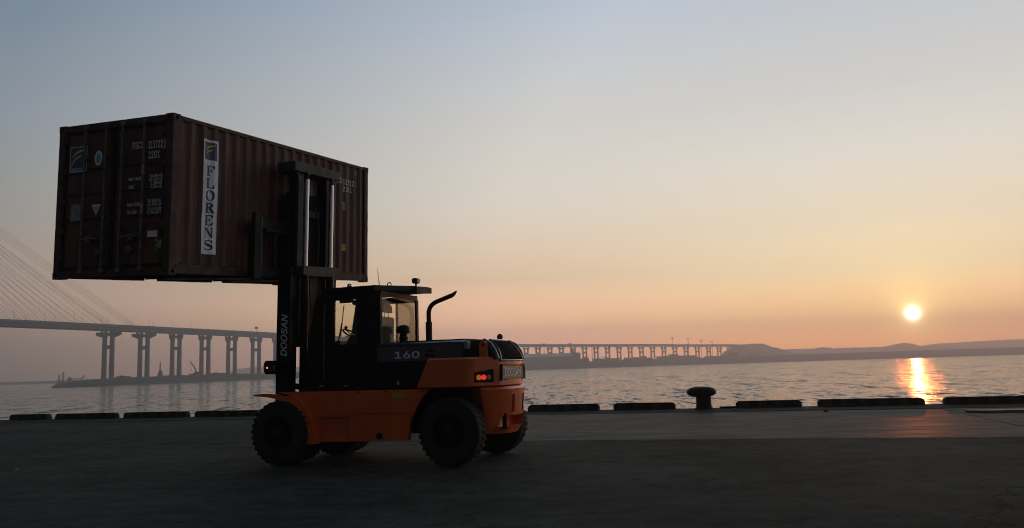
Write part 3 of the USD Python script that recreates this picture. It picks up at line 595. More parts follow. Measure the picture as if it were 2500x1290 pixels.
# kerb blocks along the edge
def kerb_mat(name, s):
    n = {'tc': ('texture_coordinate', {}), 'mp': ('mapping', {'rotation': (0, 0, 0.0)}), 'w': ('wave_texture', {'wave_type': 'bands', 'bands_direction': 'x', 'scale': 0.55, 'distortion': 0.4, 'detail': 2.0, 'detail_scale': 2.0, 'phase': s}),
         'r': ('rgb_ramp', {'ramp': [(0.45, (0.018, 0.017, 0.016)), (0.55, (0.062, 0.045, 0.018))]}),
         'nz': ('noise_texture', {'scale': 6.0, 'detail': 5.0}), 'r2': ('rgb_ramp', {'ramp': [(0.35, (0.4, 0.38, 0.36)), (0.6, (1, 1, 1))]}), 'm': ('mix_color', {'blend_type': 'multiply', 'fac': 0.9}),
         'p': ('principled_bsdf', {'roughness': 0.85, 'specular_ior_level': 0.2})}
    return usdkit.material(stage, '/World/Looks/' + name, n, [('tc.object', 'w.vector'), ('w.fac', 'r.fac'), ('tc.object', 'nz.vector'), ('nz.fac', 'r2.fac'), ('r.color', 'm.a'), ('r2.color', 'm.b'), ('m.result', 'p.base_color')], surface='p.BSDF')
M_kerb = kerb_mat('faded_striped_kerb_paint', 0.0)
def onq(px, py, t_):                     # distance along the quay edge of the sight line at t_ from the edge
    v = ray(px, py); A = np.array([[v[0], -QD[0]], [v[1], -QD[1]]]); b_ = (Q0 + QN * t_)[:2]
    return np.linalg.solve(A, b_)[1]
def kerb(s0, s1, label, h=.22, z=.02, tilt=0):
    L = s1 - s0; c = .05; n = max(6, int(L / .25)); ms = []
    prof = Polygon([(0, 0), (L, 0), (L, h * .6), (L - .03, h * .82), (L - .10, h), (.10, h), (.03, h * .82), (0, h * .6)])
    m = prism(prof, 'y', -.14, .14); v = m.vertices.copy(); up = v[:, 2] > h * .5
    v[:, 1] *= np.where(up, .86, 1.0); v[:, 2] += (meshkit.noise(np.c_[v[:, 0] * 1.7 + s0, v[:, 1] * 3, v[:, 2]], 3) - .5) * .02 * up
    t = thing('kerb_block', label, 'kerb block', quay(s0, -.22, z), -13.95, 'kerb blocks along the quay edge')
    obj('block', T(v, m.faces), M_kerb, t)
    for x in (.3, L - .3): obj('fixing_bolt', cyl((x, -.145, h * .45), (x, -.128, h * .45), .03, 8), M_iron, t)
kl = [((30, 122), 'leftmost short kerb block at the far left of the quay edge'), ((141, 287), 'second kerb block from the left end of the quay edge'), ((307, 460), 'third kerb block from the left end, left of the forklift'),
      ((480, 634), 'kerb block whose right end passes behind the forklift front tyre'), ((1291, 1463), 'kerb block just right of the forklift rear tyre'), ((1499, 1649), 'kerb block just left of the mooring bollard'),
      ((1797, 1957), 'kerb block just right of the mooring bollard'), ((1997, 2257), 'long kerb block below the glitter of the sun'), ((2305, 2560), 'kerb block at the far right of the quay edge')]
for (a, b), lab in kl: kerb(onq(a, 1000, -.22), onq(b, 990, -.22), lab)
for a, b, lab, t_ in ((1758, 1797, 'thin low steel plate left of the kerb block beside the bollard', -.3), (2008, 2088, 'thin steel plate lying in front of the long kerb block', -.62)):
    s0, s1 = onq(a, 1000, t_), onq(b, 995, t_)
    obj('steel_plate', T(qslab(s0, s1, t_ - .12, t_ + .12, .02, .075, .01).vertices, qslab(s0, s1, t_ - .12, t_ + .12, .02, .075, .01).faces), M_iron, label=lab, cat='steel plate')
# pale board lying flat at the right
M_board = paint('pale_board', (0.30, 0.19, 0.10), 0.6, var=0.4, scale=5, stretch=(1, 6, 1))
g0 = np.array([0, 0, CAM_H]) + ray(2357, 1008) * (-CAM_H / ray(2357, 1008)[2])
m = prism([(0, 0), (.5, -.26), (4.5, -.26), (4.5, .26), (.12, .26)], 'z', 0, .055); a = math.radians(-12.5); v = m.vertices
obj('flat_board', T(np.c_[g0[0] + v[:, 0] * math.cos(a) - v[:, 1] * math.sin(a), g0[1] + v[:, 0] * math.sin(a) + v[:, 1] * math.cos(a), v[:, 2] + .012], m.faces), M_board, label='pale flat board lying on the quay at the right edge', cat='board')
# small litter
for px, py, s, lab, mt in ((41, 1148, .018, 'tiny pale scrap of litter on the asphalt at the left', M_white), (2016, 1006, .05, 'small dark stone on the concrete strip below the long kerb block', M_iron), (1970, 999, .04, 'tiny pale stone near the right kerb blocks', M_greyp)):
    g = np.array([0, 0, CAM_H]) + ray(px, py) * (-CAM_H / ray(px, py)[2])
    m = trimesh.creation.icosphere(1); v = m.vertices * (1 + .3 * (nrng.random((len(m.vertices), 1)) - .5)) * [s * 1.6, s, s * .5]
    obj('litter_scrap' if mt is M_white else 'small_stone', T(v + g + [0, 0, s * .35 + .008], m.faces), mt, label=lab, cat='litter' if mt is M_white else 'stone')

# ------------------------------------------------------------------ shipping container
CB = np.array([-5.3632, 12.9296, 1.6024 + CAM_H]); CYAW = math.degrees(1.2125); CL, CW, CH = 6.058, 2.438, 2.591
box_t = thing('shipping_container', 'brown-red twenty-foot shipping container raised high on the forklift mast', 'container', CB, CYAW)
def csh(m):
    v = m.vertices.copy(); v[:, 2] += .0654 * v[:, 0] + .0325 * v[:, 1]; v[:, 0] += .0046 * m.vertices[:, 2]; v[:, 1] -= .0115 * m.vertices[:, 2]
    return T(v, m.faces)
def cobj(name, m, mat, parent=None, **k): return obj(name, csh(m), mat, parent or box_t, **k)
# corner castings with their holes
def casting(s, w, z, ds, dw, dz):
    m = bx(0, .178, 0, .162, 0, .118, .008)
    import manifold3d as mf
    def toM(q): return mf.Manifold(mf.Mesh(np.asarray(q.vertices, np.float32), np.asarray(q.faces, np.uint32)))
    c = toM(m)
    c -= toM(cyl((.09, -.1, .06), (.09, .3, .06), .034, 14)) + toM(bx(.056, .124, -.1, .3, .045, .075))
    c -= toM(cyl((-.1, .081, .06), (.3, .081, .06), .026, 14)) + toM(bx(-.1, .3, .055, .107, .045, .085))
    q = c.to_mesh(); v = np.array(q.vert_properties[:, :3], float); f = np.array(q.tri_verts)
    v = v * [ds, dw, dz] + [s, w, z]
    if ds * dw * dz < 0: f = f[:, ::-1]
    return T(v, f)
E0 = .004
for s, ds in ((-E0, 1), (CL + E0, -1)):
    for w, dw in ((-E0, 1), (CW + E0, -1)):
        for z, dz in ((-E0 * 3, 1), (CH + E0 * 2, -1)): cobj('corner_casting', casting(s, w, z, ds, dw, dz), M_boxdark)
for s0, s1 in ((0, .15), (CL - .15, CL)):
    for w0, w1 in ((0, .14), (CW - .14, CW)): cobj('corner_post', bx(s0, s1, w0, w1, .1, CH - .1, .012), M_boxdark)
for w0, w1 in ((.006, .075), (CW - .075, CW - .006)):
    cobj('top_rail', bx(.16, CL - .16, w0, w1, CH - .075, CH - .006, .008), M_boxdark)
    # bottom rail with its two fork pockets left open
    for a, b in ((.16, 1.94), (2.30, 3.78), (4.14, CL - .16)): cobj('bottom_rail', bx(a, b, w0, w1, .01, .165, .008), M_boxdark)
    for a, b in ((1.94, 2.30), (3.78, 4.14)): cobj('pocket_lintel', bx(a - .001, b + .001, w0 + .002, w1 - .002, .125, .163), M_boxdark)
def corr(s0, s1, w_out, depth, z0, z1, sign=1):
    """trapezoidal corrugated sheet facing -w (sign=1) or +w"""
    pitch = .2785; s = s0; P = []
    while s < s1 - .02:
        for d, q in ((0, 0), (.072, 0), (.139, depth), (.211, depth)): P.append((min(s + d, s1), q))
        s += pitch
    P.append((s1, P[-1][1])); P = np.array(P); n = len(P)
    v = np.vstack([np.c_[P[:, 0], w_out + sign * P[:, 1], np.full(n, z)] for z in (z0, z1)]); f = []
    for k in range(n - 1): f += [(k, k + 1, n + k + 1), (k, n + k + 1, n + k)]
    f = np.array(f); f = f if sign == 1 else f[:, ::-1]
    return T(v, f), P
side, prof_s = corr(.15, CL - .15, .012, .036, .16, CH - .07)
def dent(m, sgn):
    v, f = trimesh.remesh.subdivide_to_size(m.vertices, m.faces, .22, max_iter=8)
    d = (meshkit.fbm(np.c_[v[:, 0] * 1.1, v[:, 2] * 1.3, np.full(len(v), 2.0 + sgn)], 3, 21) - .5) * .030 * np.clip((v[:, 2] - .16) * 3, 0, 1) * np.clip((CH - .07 - v[:, 2]) * 3, 0, 1)
    v = v.copy(); v[:, 1] += d * np.clip((v[:, 0] - .15) * 3, 0, 1) * np.clip((CL - .15 - v[:, 0]) * 3, 0, 1); return T(v, f)
def dent_at(s, z):
    return (meshkit.fbm(np.c_[s * 1.1, z * 1.3, np.full(len(s), 3.0)], 3, 21) - .5) * .030 * np.clip((z - .16) * 3, 0, 1) * np.clip((CH - .07 - z) * 3, 0, 1) * np.clip((s - .15) * 3, 0, 1) * np.clip((CL - .15 - s) * 3, 0, 1)
cobj('side_wall', dent(side, 1), M_box)
side2, _ = corr(.15, CL - .15, CW - .012, .036, .16, CH - .07, -1)
cobj('side_wall', side2, M_box)
cobj('roof', bx(.01, CL - .01, .03, CW - .03, CH - .03, CH - .012), M_box)
cobj('floor', bx(.02, CL - .02, .02, CW - .02, .17, .2), M_under)
for k in range(13):
    s = .25 + k * (CL - .5) / 12
    cobj('floor_beam', bx(s - .03, s + .03, .08, CW - .08, .045, .169), M_under)
for a, b in ((1.95, 2.29), (3.79, 4.13)): cobj('fork_pocket', cat([bx(a - .012, a - .002, .08, CW - .08, .03, .165), bx(b + .002, b + .012, .08, CW - .08, .03, .165)]), M_under)
cobj('end_wall', bx(CL - .05, CL - .02, .14, CW - .14, .12, CH - .1), M_box)
# door end
cobj('door_header', bx(-.002, .12, .14, CW - .14, CH - .125, CH - .004, .008), M_boxdark)
cobj('door_sill', bx(-.002, .14, .14, CW - .14, .0, .125, .008), M_boxdark)
DT, DB = CH - .135, .135
groove = [(.934, .03), (1.35, .03), (1.77, .03)]
door_objs = []
for w0, w1 in ((.145, 1.213), (1.225, CW - .145)):
    # five flat fields with recessed bands between them
    zs = [DB, .915, .945, 1.335, 1.365, 1.755, 1.785, DT]
    parts_ = [bx(.035, .075, w0, w1, DB, DT)]
    for i in range(0, 8, 2):
        if i < 7: parts_.append(hull([(s, w, z) for s, e in ((.036, .0), (.014, .022)) for w in (w0 + .07 + e, w1 - .07 - e) for z in (zs[i] + (.03 if i == 0 else .012) + e, zs[i + 1] - (.03 if i == 6 else .012) - e)]))
    d = cobj('door', cat(parts_), M_box); door_objs.append(d)
    cobj('door_gasket', cat([bx(.012, .034, w0, w0 + .03, DB, DT), bx(.012, .034, w1 - .03, w1, DB, DT), bx(.012, .034, w0, w1, DT - .03, DT), bx(.012, .034, w0, w1, DB, DB + .03)]), M_black, d)
    for z in (.35, .80, 1.28, 1.80, 2.33):
        hw = w0 - .012 if w0 < 1 else w1 + .012
        cobj('hinge', cat([cyl((.0, hw, z - .06), (.0, hw, z + .06), .022, 8), bx(-.012, .012, min(hw, hw + (.085 if w0 < 1 else -.085)), max(hw, hw + (.085 if w0 < 1 else -.085)), z - .045, z + .045)]), M_boxdark, d)
def rod(w, d):
    r = cobj('lock_rod', cyl((-.035, w, .07), (-.035, w, CH - .05), .021, 10), M_galv, d)
    for z in (.10, CH - .085): cobj('cam_keeper', bx(-.055, .0, w - .045, w + .045, z - .04, z + .04, .012), M_galv, d)
    for z in (.78, 1.98): cobj('rod_bracket', bx(-.058, .02, w - .032, w + .032, z - .025, z + .025, .01), M_galv, d)
for w, d in ((1.80, 1), (1.352, 1), (1.0, 0), (.55, 0)): rod(w, door_objs[d])
for w0, w1, d, z in ((1.80, 1.44, 1, .625), (.55, .93, 0, .625)):
    cobj('door_handle', cat([tube([(-.055, w0, z), (-.07, (w0 * 2 + w1) / 3, z + .004), (-.07, w1, z - .004)], .016, 8), bx(-.08, .01, (w0 + w1) / 2 - .05, (w0 + w1) / 2 + .05, z - .07, z + .05, .015)]), M_galv, door_objs[d])
for w, d, z in ((1.46, 1, .40), (.80, 0, .42)):
    cobj('handle_catch', cat([bx(-.05, .02, w - .05, w + .05, z - .06, z + .06, .015), bx(-.07, .02, w - .12, w + .02, z - .015, z + .015)]), M_galv, door_objs[d])
cobj('rod_sleeve', cyl((-.035, .55, 1.62), (-.035, .55, 1.79), .026, 10), M_greyp, door_objs[0], label='pale worn length of the lock rod')
cobj('rod_sleeve', cyl((-.035, .552, .99), (-.035, .552, 1.14), .025, 10), M_greyp, door_objs[0], label='pale worn length of the lock rod')
XD, YZ = (0, -1, 0), (0, 0, 1); FS = .0125
def dtext(s, w, z, h, width, par=0, align='l'):
    cobj('lettering', text(s, h, (FS - .001, w, z), XD, YZ, width, align=align, depth=.003), M_white, door_objs[par])
dtext('FSCU', .825, 2.065, .115, .245); dtext('311722', .505, 2.055, .115, .29); dtext('1', .183, 2.05, .11, .022)
cobj('check_digit_frame', flat(sbox(0, 0, .066, .155).difference(sbox(.006, .006, .060, .149)), (FS - .001, .214, 2.03), XD, YZ), M_white, door_objs[0])
dtext('22G1', .49, 1.885, .115, .23)
for s, z in (('MAX. GROSS', 1.545), ('TARE', 1.412)): dtext(s, .885, z, .052, .29 if len(s) > 5 else .115)
for s, z in (('30.480 KG', 1.572), ('67.200 LB', 1.512), ('2.200 KG', 1.452), ('4.850 LB', 1.392)): dtext(s, .192, z, .047, .265 if len(s) > 8 else .23, align='r')
for s, z in (('MAX. CARGO', 1.125), ('CU. CAP.', 1.0)): dtext(s, .892, z, .052, .30 if len(s) > 9 else .21)
for s, z in (('28.280 KG', 1.168), ('62.350 LB', 1.108), ('33.2 CU.M', 1.036), ('1.173 CU.FT', .975)): dtext(s, .195, z, .047, .28, align='r')
def swoosh():
    a = Polygon([(.08, .50), (.13, .62), (.25, .76), (.42, .85), (.62, .89), (.82, .92), (.97, 1.0), (.93, .92), (.80, .82), (.62, .77), (.45, .73), (.30, .64), (.17, .55)])
    b = Polygon([(.04, .02), (.08, .22), (.16, .38), (.30, .52), (.46, .59), (.62, .63), (.75, .69), (.72, .60), (.62, .51), (.48, .46), (.33, .40), (.22, .29), (.12, .15)])
    return unary_union([a, b])
# serif capitals drawn in a unit box (0..w by 0..1)
def serif(ch):
    B = sbox
    if ch == 'F': return unary_union([B(.14, 0, .36, 1), B(.02, 0, .5, .09), B(.02, .91, .80, 1), Polygon([(.80, 1), (.80, .68), (.72, .68), (.62, .92), (.6, 1)]), B(.3, .48, .58, .56), B(.53, .38, .60, .66)])
    if ch == 'L': return unary_union([B(.14, 0, .36, 1), B(.02, .91, .5, 1), B(.02, 0, .80, .09), Polygon([(.80, 0), (.80, .34), (.73, .34), (.6, .08), (.58, 0)])])
    if ch == 'E': return unary_union([serif('F'), serif('L')])
    if ch == 'O': return affinity.scale(Point(.45, .5).buffer(.5, 24), .9, 1.04).difference(affinity.rotate(affinity.scale(Point(.45, .5).buffer(.5, 24), .42, .90), 8))
    if ch == 'R': return unary_union([B(.14, 0, .36, 1), B(.02, 0, .48, .09), B(.02, .91, .5, 1), affinity.scale(Point(.42, .74).buffer(.26, 16), 1.3, 1.0).difference(affinity.scale(Point(.38, .74).buffer(.17, 16), 1.05, 1.0)).intersection(B(.3, 0, 1, 1.1)), Polygon([(.40, .5), (.60, .5), (.86, .09), (.92, .09), (.92, 0), (.66, 0)])])
    if ch == 'N': return unary_union([B(.12, 0, .20, 1), B(.02, 0, .3, .08), B(.02, .92, .30, 1), B(.70, 0, .78, 1), B(.6, .92, .88, 1), Polygon([(.12, 1), (.36, 1), (.78, .1), (.78, 0), (.70, 0), (.16, .94)])])
    if ch == 'S':
        from scipy.interpolate import CubicSpline as CS
        k = np.array([(.74, .76), (.60, .93), (.40, .95), (.18, .82), (.20, .64), (.45, .51), (.70, .38), (.72, .17), (.50, .05), (.26, .08), (.12, .25)])
        u = np.linspace(0, 10, 41); pts = np.c_[CS(range(11), k[:, 0])(u), CS(range(11), k[:, 1])(u)]
        s = unary_union([LineString(pts[i:i + 2]).buffer(.045 + .085 * math.exp(-((i / 39 - .5) / .20) ** 2)) for i in range(40)])
        return unary_union([s, B(.71, .66, .78, .99), B(.08, .01, .15, .34)])
def serif_word(word, h, wd, gap):
    out = []; x = 0
    for ch in word: out.append(affinity.translate(affinity.scale(serif(ch), wd, h, origin=(0, 0)), x, 0)); x += wd + gap
    return unary_union(out)
lg = cobj('logo_sticker', flat(sbox(0, 0, .376, .435), (FS - .001, 2.177, 1.778), XD, YZ, .002), M_banner, door_objs[1])
cobj('logo_field', flat(sbox(.012, .07, .364, .423), (FS - .003, 2.177, 1.778), XD, YZ, .0015), M_navy, door_objs[1])
cobj('logo_strip', flat(sbox(.012, .012, .364, .066), (FS - .003, 2.177, 1.778), XD, YZ, .0015), M_cyan, door_objs[1])
cobj('logo_swoosh', flat(affinity.translate(affinity.scale(swoosh(), .335, .335, origin=(0, 0)), .02, .078), (FS - .0045, 2.177, 1.778), XD, YZ, .0015), M_yellowp, door_objs[1])
cobj('lettering', flat(affinity.translate(serif_word('FLORENS', .042, .042, .004), .026, .018), (FS - .0045, 2.177, 1.778), XD, YZ, .0012), M_navy, door_objs[1])
ov = lambda a, b: affinity.scale(Point(0, 0).buffer(1, 24), a, b)
cobj('oval_sticker', flat(ov(.082, .125), (FS - .001, 1.55, 1.985), XD, YZ, .002), M_banner, door_objs[1])
cobj('oval_print', flat(ov(.054, .092), (FS - .003, 1.55, 1.985), XD, YZ, .0015), M_cyan, door_objs[1])
cobj('lettering', flat(ov(.030, .06).difference(ov(.020, .048)), (FS - .0045, 1.55, 1.985), XD, YZ, .0012), M_greyp, door_objs[1])
cobj('inspection_plate', flat(sbox(0, 0, .215, .285).buffer(.0), (FS - .001, 2.105, .95), XD, YZ, .004), M_greyp, door_objs[1])
tri = Polygon([(-.1, 0), (.1, 0), (0, -.185)])
cobj('triangle_sticker', flat(tri, (FS - .001, 1.553, 1.205), XD, YZ, .002), M_banner, door_objs[1])
cobj('triangle_print', flat(affinity.scale(tri, .62, .62), (FS - .003, 1.553, 1.208), XD, YZ, .0015).__class__(flat(affinity.scale(tri, .62, .62), (FS - .003, 1.553, 1.208), XD, YZ, .0015).vertices, flat(affinity.scale(tri, .62, .62), (FS - .003, 1.553, 1.208), XD, YZ, .0015).faces, process=False), M_cyan, door_objs[1])
cobj('data_plate', flat(sbox(0, 0, .20, .10), (FS - .001, .456, .605), XD, YZ, .004), M_banner, door_objs[0])
sm = Point(.0, 0).buffer(.035); sm = unary_union([affinity.translate(Point(0, 0).buffer(.012 + .02 * rng.random()), rng.gauss(0, .035), rng.gauss(0, .045)) for _ in range(16)])
cobj('paint_smudge', flat(sm, (FS - .001, .20, .475), XD, YZ, .0012), M_greyp, door_objs[0])
# prints on the corrugated side follow its folds
def on_side(poly, s0, z0, off, mat, name='lettering', parent=None, cell=.028, **k):
    m = trimesh.creation.extrude_polygon(poly, .001, engine='earcut') if poly.geom_type == 'Polygon' else cat([trimesh.creation.extrude_polygon(g, .001, engine='earcut') for g in poly.geoms])
    v, f = trimesh.remesh.subdivide_to_size(m.vertices, m.faces, cell, max_iter=12)
    s = v[:, 0] + s0
    d = np.interp(s, prof_s[:, 0], prof_s[:, 1])
    return cobj(name, T(np.c_[s, .012 + d + dent_at(s, v[:, 1] + z0) - off - .0025 - v[:, 2], v[:, 1] + z0], f), mat, parent, **k)
ban = on_side(sbox(0, 0, .402, 1.952), .718, .358, .0015, M_banner, 'name_banner')
on_side(sbox(0, 0, .29, .305), .750, 1.963, .0035, M_navy, 'banner_logo', ban)
on_side(affinity.scale(swoosh(), .265, .28, origin=(0, 0)), .762, 1.972, .0055, M_yellowp, 'banner_swoosh', ban)
for i, ch in enumerate('FLORENS'):
    on_side(affinity.scale(serif(ch), .21, .176, origin=(0, 0)), .822, 1.688 - i * .2105, .0035, M_navy, 'lettering', ban)
def side_text(s_, s0, z0, h, width):
    m = meshkit.text_mesh(s_, h, .001, bold=True); m.apply_translation([-m.bounds[0][0], 0, 0]); k = width / m.bounds[1][0]
    v, f = trimesh.remesh.subdivide_to_size(m.vertices * [k, 1, 1], m.faces, .02, max_iter=12); s = v[:, 0] + s0; d = np.interp(s, prof_s[:, 0], prof_s[:, 1])
    cobj('lettering', T(np.c_[s, .0065 + d + dent_at(s, v[:, 1] + z0) - v[:, 2], v[:, 1] + z0], f), M_white)
side_text('FSCU', 4.74, 2.10, .115, .27); side_text('311722', 5.06, 2.095, .115, .40); side_text('1', 5.56, 2.09, .115, .04); side_text('22G1', 5.06, 1.945, .105, .34); side_text('8', 5.50, 2.33, .15, .06)
on_side(sbox(0, .09, .12, .175), 5.02, 1.53, .0015, M_greyp, 'side_sticker'); side_text('2.591 M', 5.03, 1.575, .035, .11); side_text('8 FT 6 IN', 5.03, 1.53, .035, .11)
on_side(sbox(0, 0, .12, .145), 5.03, .64, .0015, M_yplate, 'side_sticker')

# ------------------------------------------------------------------ forklift
FO = np.array([-3.7343, 15.9067, 0.0]); FH = 160.5
fk = thing('forklift', 'large orange and black forklift truck holding up the container, facing left', 'forklift', FO, FH)
def fobj(name, m, mat, parent=None, **k): return obj(name, m, mat, parent or fk, **k)
def sh(m):
    v = m.vertices.copy(); v[:, 2] += .066 * (.75 - v[:, 1]) * np.clip((v[:, 2] - 1.0) / 2.0, 0, 1); v[:, 0] -= .024 * np.clip(v[:, 2] - 1.2, 0, None)
    return T(v, m.faces)
# wheels
def tyre_mesh(w=.34, R=.565):
    prof = [(.27, -.42), (.30, -.48), (.38, -.5), (.47, -.49), (.525, -.44), (.545, -.36), (.548, 0), (.545, .36), (.525, .44), (.47, .49), (.38, .5), (.30, .48), (.27, .42), (.27, -.42)]
    ms = [lathe([(r, h * w) for r, h in prof], 40, 'y')]
    for k in range(32):
        for s in (-1, 1):
            a = 2 * math.pi * (k + (.5 if s > 0 else 0)) / 32
            lug = hull([(x * g, s * y * w, z) for y, z, g in ((.03, R - .004, .75), (.47, R - .014, 1.0), (.503, R - .055, 1.0), (.495, .48, .8), (.03, .535, .85)) for x in (-.027, .027)])
            v = lug.vertices.copy(); v[:, 0] += s * (np.abs(v[:, 1]) / w) * .05
            c, sn = math.cos(a), math.sin(a); ms.append(T(np.c_[v[:, 0] * c + v[:, 2] * sn, v[:, 1], -v[:, 0] * sn + v[:, 2] * c], lug.faces))
    return cat(ms)
TY = tyre_mesh()
def wheel(x, y, out, steer=0.0):
    R_ = trimesh.transformations.rotation_matrix(steer, [0, 0, 1])
    def at(m):
        m = m.copy(); m.apply_transform(R_); m.apply_translation([x, y, .562]); return m
    t = fobj('wheel', at(TY), M_rubber)
    o = out * .17
    fobj('rim', at(cat([lathe([(.272, -.15), (.285, -.17), (.262, -.14), (.25, .0), (.262, .14), (.285, .17), (.272, .15)], 32, 'y'), lathe([(0, o * .35 - .012), (.258, o * .35 - .012), (.258, o * .35 + .012), (0, o * .35 + .012)], 32, 'y')])), M_rim, t)
    fobj('hub', at(lathe([(0, o * .3), (.13, o * .3), (.12, o * .85), (.075, o * 1.02), (0, o * 1.02)] if out > 0 else [(0, o * 1.02), (.075, o * 1.02), (.12, o * .85), (.13, o * .3), (0, o * .3)], 20, 'y')), M_rim, t)
    for k in range(8):
        a = k * math.pi / 4; cx, cz = .185 * math.cos(a), .185 * math.sin(a)
        fobj('wheel_nut', at(cyl((cx, o * .3, cz), (cx, o * .62, cz), .022, 6)), M_rim, t)
for y, o in ((1.09, 1), (.70, 1), (-.70, -1), (-1.09, -1)): wheel(0, y, o)
for y, o in ((1.0, 1), (-1.06, -1)): wheel(-3.20, y, o, math.radians(-3))
fobj('drive_axle', cat([cyl((0, -1.0, .56), (0, 1.0, .56), .16, 16), hull([(x, y, z) for x in (-.28, .28) for y in (-.28, .28) for z in (.36, .8)])]), M_black)
fobj('steer_axle', cat([bx(-3.36, -3.04, -.85, .85, .44, .68, .03), cyl((-3.2, .78, .4), (-3.2, .78, .75), .09, 12), cyl((-3.2, -.78, .4), (-3.2, -.78, .75), .09, 12)]), M_black)
# chassis
arch = [(.56, 1.222), (.40, 1.212), (.25, 1.195), (.10, 1.165), (-.05, 1.11), (-.20, 1.015), (-.31, .89), (-.40, .73), (-.46, .55), (-.50, .37)]
side_poly = Polygon([(.56, 1.238), (.30, 1.262), (-2.81, 1.262), (-2.66, 1.13), (-2.52, .93), (-2.44, .72), (-2.41, .425), (-.64, .385)] + arch[::-1])
cham = Polygon([(.2, 1.262), (-2.81, 1.262), (-2.66, 1.13), (-2.52, .93), (-2.44, .72), (-2.41, .425), (-.66, .40), (-.62, .6), (-.5, .9), (-.35, 1.08), (-.1, 1.2)])
lower = Polygon([(-1.30, .84), (-2.45, .82), (-2.425, .6), (-2.405, .425), (-1.30, .41)])
ch = None
for s in (1, -1):
    g = fobj('side_frame', prism(cham, 'y', .945 * s, .985 * s), M_orange)
    fobj('tank_cover', prism(lower, 'y', .985 * s, 1.03 * s), M_orange, g)
    fobj('upper_panel', prism(Polygon([(-.62, 1.225), (-2.72, 1.225), (-2.60, 1.05), (-2.52, .875), (-.86, .875)]), 'y', .985 * s, 1.008 * s), M_orange, g)
    fobj('step_tread', cat([bx(-.70, -1.28, .93 * s, 1.055 * s, .405, .43), bx(-.70, -1.28, .93 * s, 1.05 * s, .825, .845)]), M_orange, g)
    fobj('step_recess', bx(-.74, -1.26, .80 * s, .988 * s, .45, .82), M_rim, g) if False else None
    fobj('drain_cap', lathe([(0, 0), (.055, 0), (.055, .02), (.03, .03), (0, .03)], 14, 'y').apply_translation([-1.87, 1.03 if s > 0 else -1.06, .5]), M_black, g)
    for x in (-1.45, -2.0): fobj('bolt_head', cyl((x, 1.006 * s, 1.235), (x, 1.02 * s, 1.235), .018, 6), M_rim, g)
    fn = LineString(arch).buffer(.016, cap_style=2)
    lip = Polygon(arch + [(-.66, .37), (-.58, .62), (-.47, .85), (-.32, 1.05), (-.12, 1.19), (.06, 1.232), (.30, 1.245), (.56, 1.238)])
    f_ = fobj('fender', prism(fn, 'y', .60 * s, 1.17 * s), M_orange)
    fobj('fender_lip', prism(lip, 'y', 1.135 * s, 1.172 * s), M_orange, f_)
    fobj('fender_flange', prism(Polygon([(-.10, 1.19), (-.32, 1.05), (-.47, .85), (-.58, .62), (-.655, .372), (-.70, .372), (-.64, .62), (-.55, .85), (-.42, 1.05), (-.2, 1.215)]), 'y', .96 * s, 1.14 * s), M_orange, f_)
fobj('yellow_plate', prism(sbox(-2.35, 1.125, -2.10, 1.212), 'y', 1.008, 1.013), M_yplate)
fobj('frame_deck', bx(-2.75, .15, -.94, .94, 1.18, 1.255), M_black)
fobj('frame_core', cat([bx(-2.4, .1, -.55, .55, .5, 1.2), bx(-3.6, -2.4, -.5, .5, .55, 1.25)]), M_black)
# counterweight
def loft(A, za, B, zb):
    A, B = np.asarray(A, float), np.asarray(B, float); n = len(A); za = np.broadcast_to(za, n); zb = np.broadcast_to(zb, n)
    v = np.vstack([np.c_[A, za], np.c_[B, zb]]); f = []
    for k in range(n):
        l = (k + 1) % n; f += [(k, l, n + l), (k, n + l, n + k)]
    import mapbox_earcut as me
    return v, f
def solid(levels):
    """a closed stack of plan outlines (same number of points each): [(points, z or list of z)]"""
    n = len(levels[0][0]); v = np.vstack([np.c_[np.asarray(p, float), np.broadcast_to(z, n)] for p, z in levels]); f = []
    for i in range(len(levels) - 1):
        for k in range(n):
            l = (k + 1) % n; A, B, C, D = i * n + k, i * n + l, (i + 1) * n + l, (i + 1) * n + k; f += [(A, B, C), (A, C, D)]
    for i, flip in ((0, True), (len(levels) - 1, False)):
        p = Polygon(levels[i][0]); tv, tf = trimesh.creation.triangulate_polygon(p, engine='earcut')
        idx = [int(np.argmin(((np.asarray(levels[i][0]) - q) ** 2).sum(1))) + i * n for q in tv]
        for t3 in tf:
            a, b, c = (idx[j] for j in t3); f.append((a, c, b) if flip else (a, b, c))
    m = T(v, f)
    if m.volume < 0: m = T(m.vertices, m.faces[:, ::-1])
    return m
def sym(h): return [tuple(p) for p in h] + [(x, -y) for x, y in h[::-1] if abs(y) > 1e-9]
def cw_plan(xf, dx=0.0, dy=0.0, mid=0.0):
    h = [(xf, 1.10 + dy), (-3.40 + dx, 1.10 + dy), (-3.52 + dx, 1.07 + dy), (-3.62 + dx, .99 + dy), (-3.86 + dx, .66 + dy), (-3.90 + dx, .58 + dy), (-3.955 + dx, .30), (-3.97 + dx, .0)]
    return sym(h)
band = [(cw_plan(-2.60, .04, -.035), 1.268), (cw_plan(-2.61, .0, 0), 1.292), (cw_plan(-2.81, .0, 0), 1.735), (cw_plan(-2.83, .03, -.03), 1.765)]
bm = solid(band)
import manifold3d as mf
def toM(q): return mf.Manifold(mf.Mesh(np.asarray(q.vertices, np.float32), np.asarray(q.faces, np.uint32)))
def fromM(c):
    q = c.to_mesh(); return T(np.array(q.vert_properties[:, :3], float), np.array(q.tri_verts))
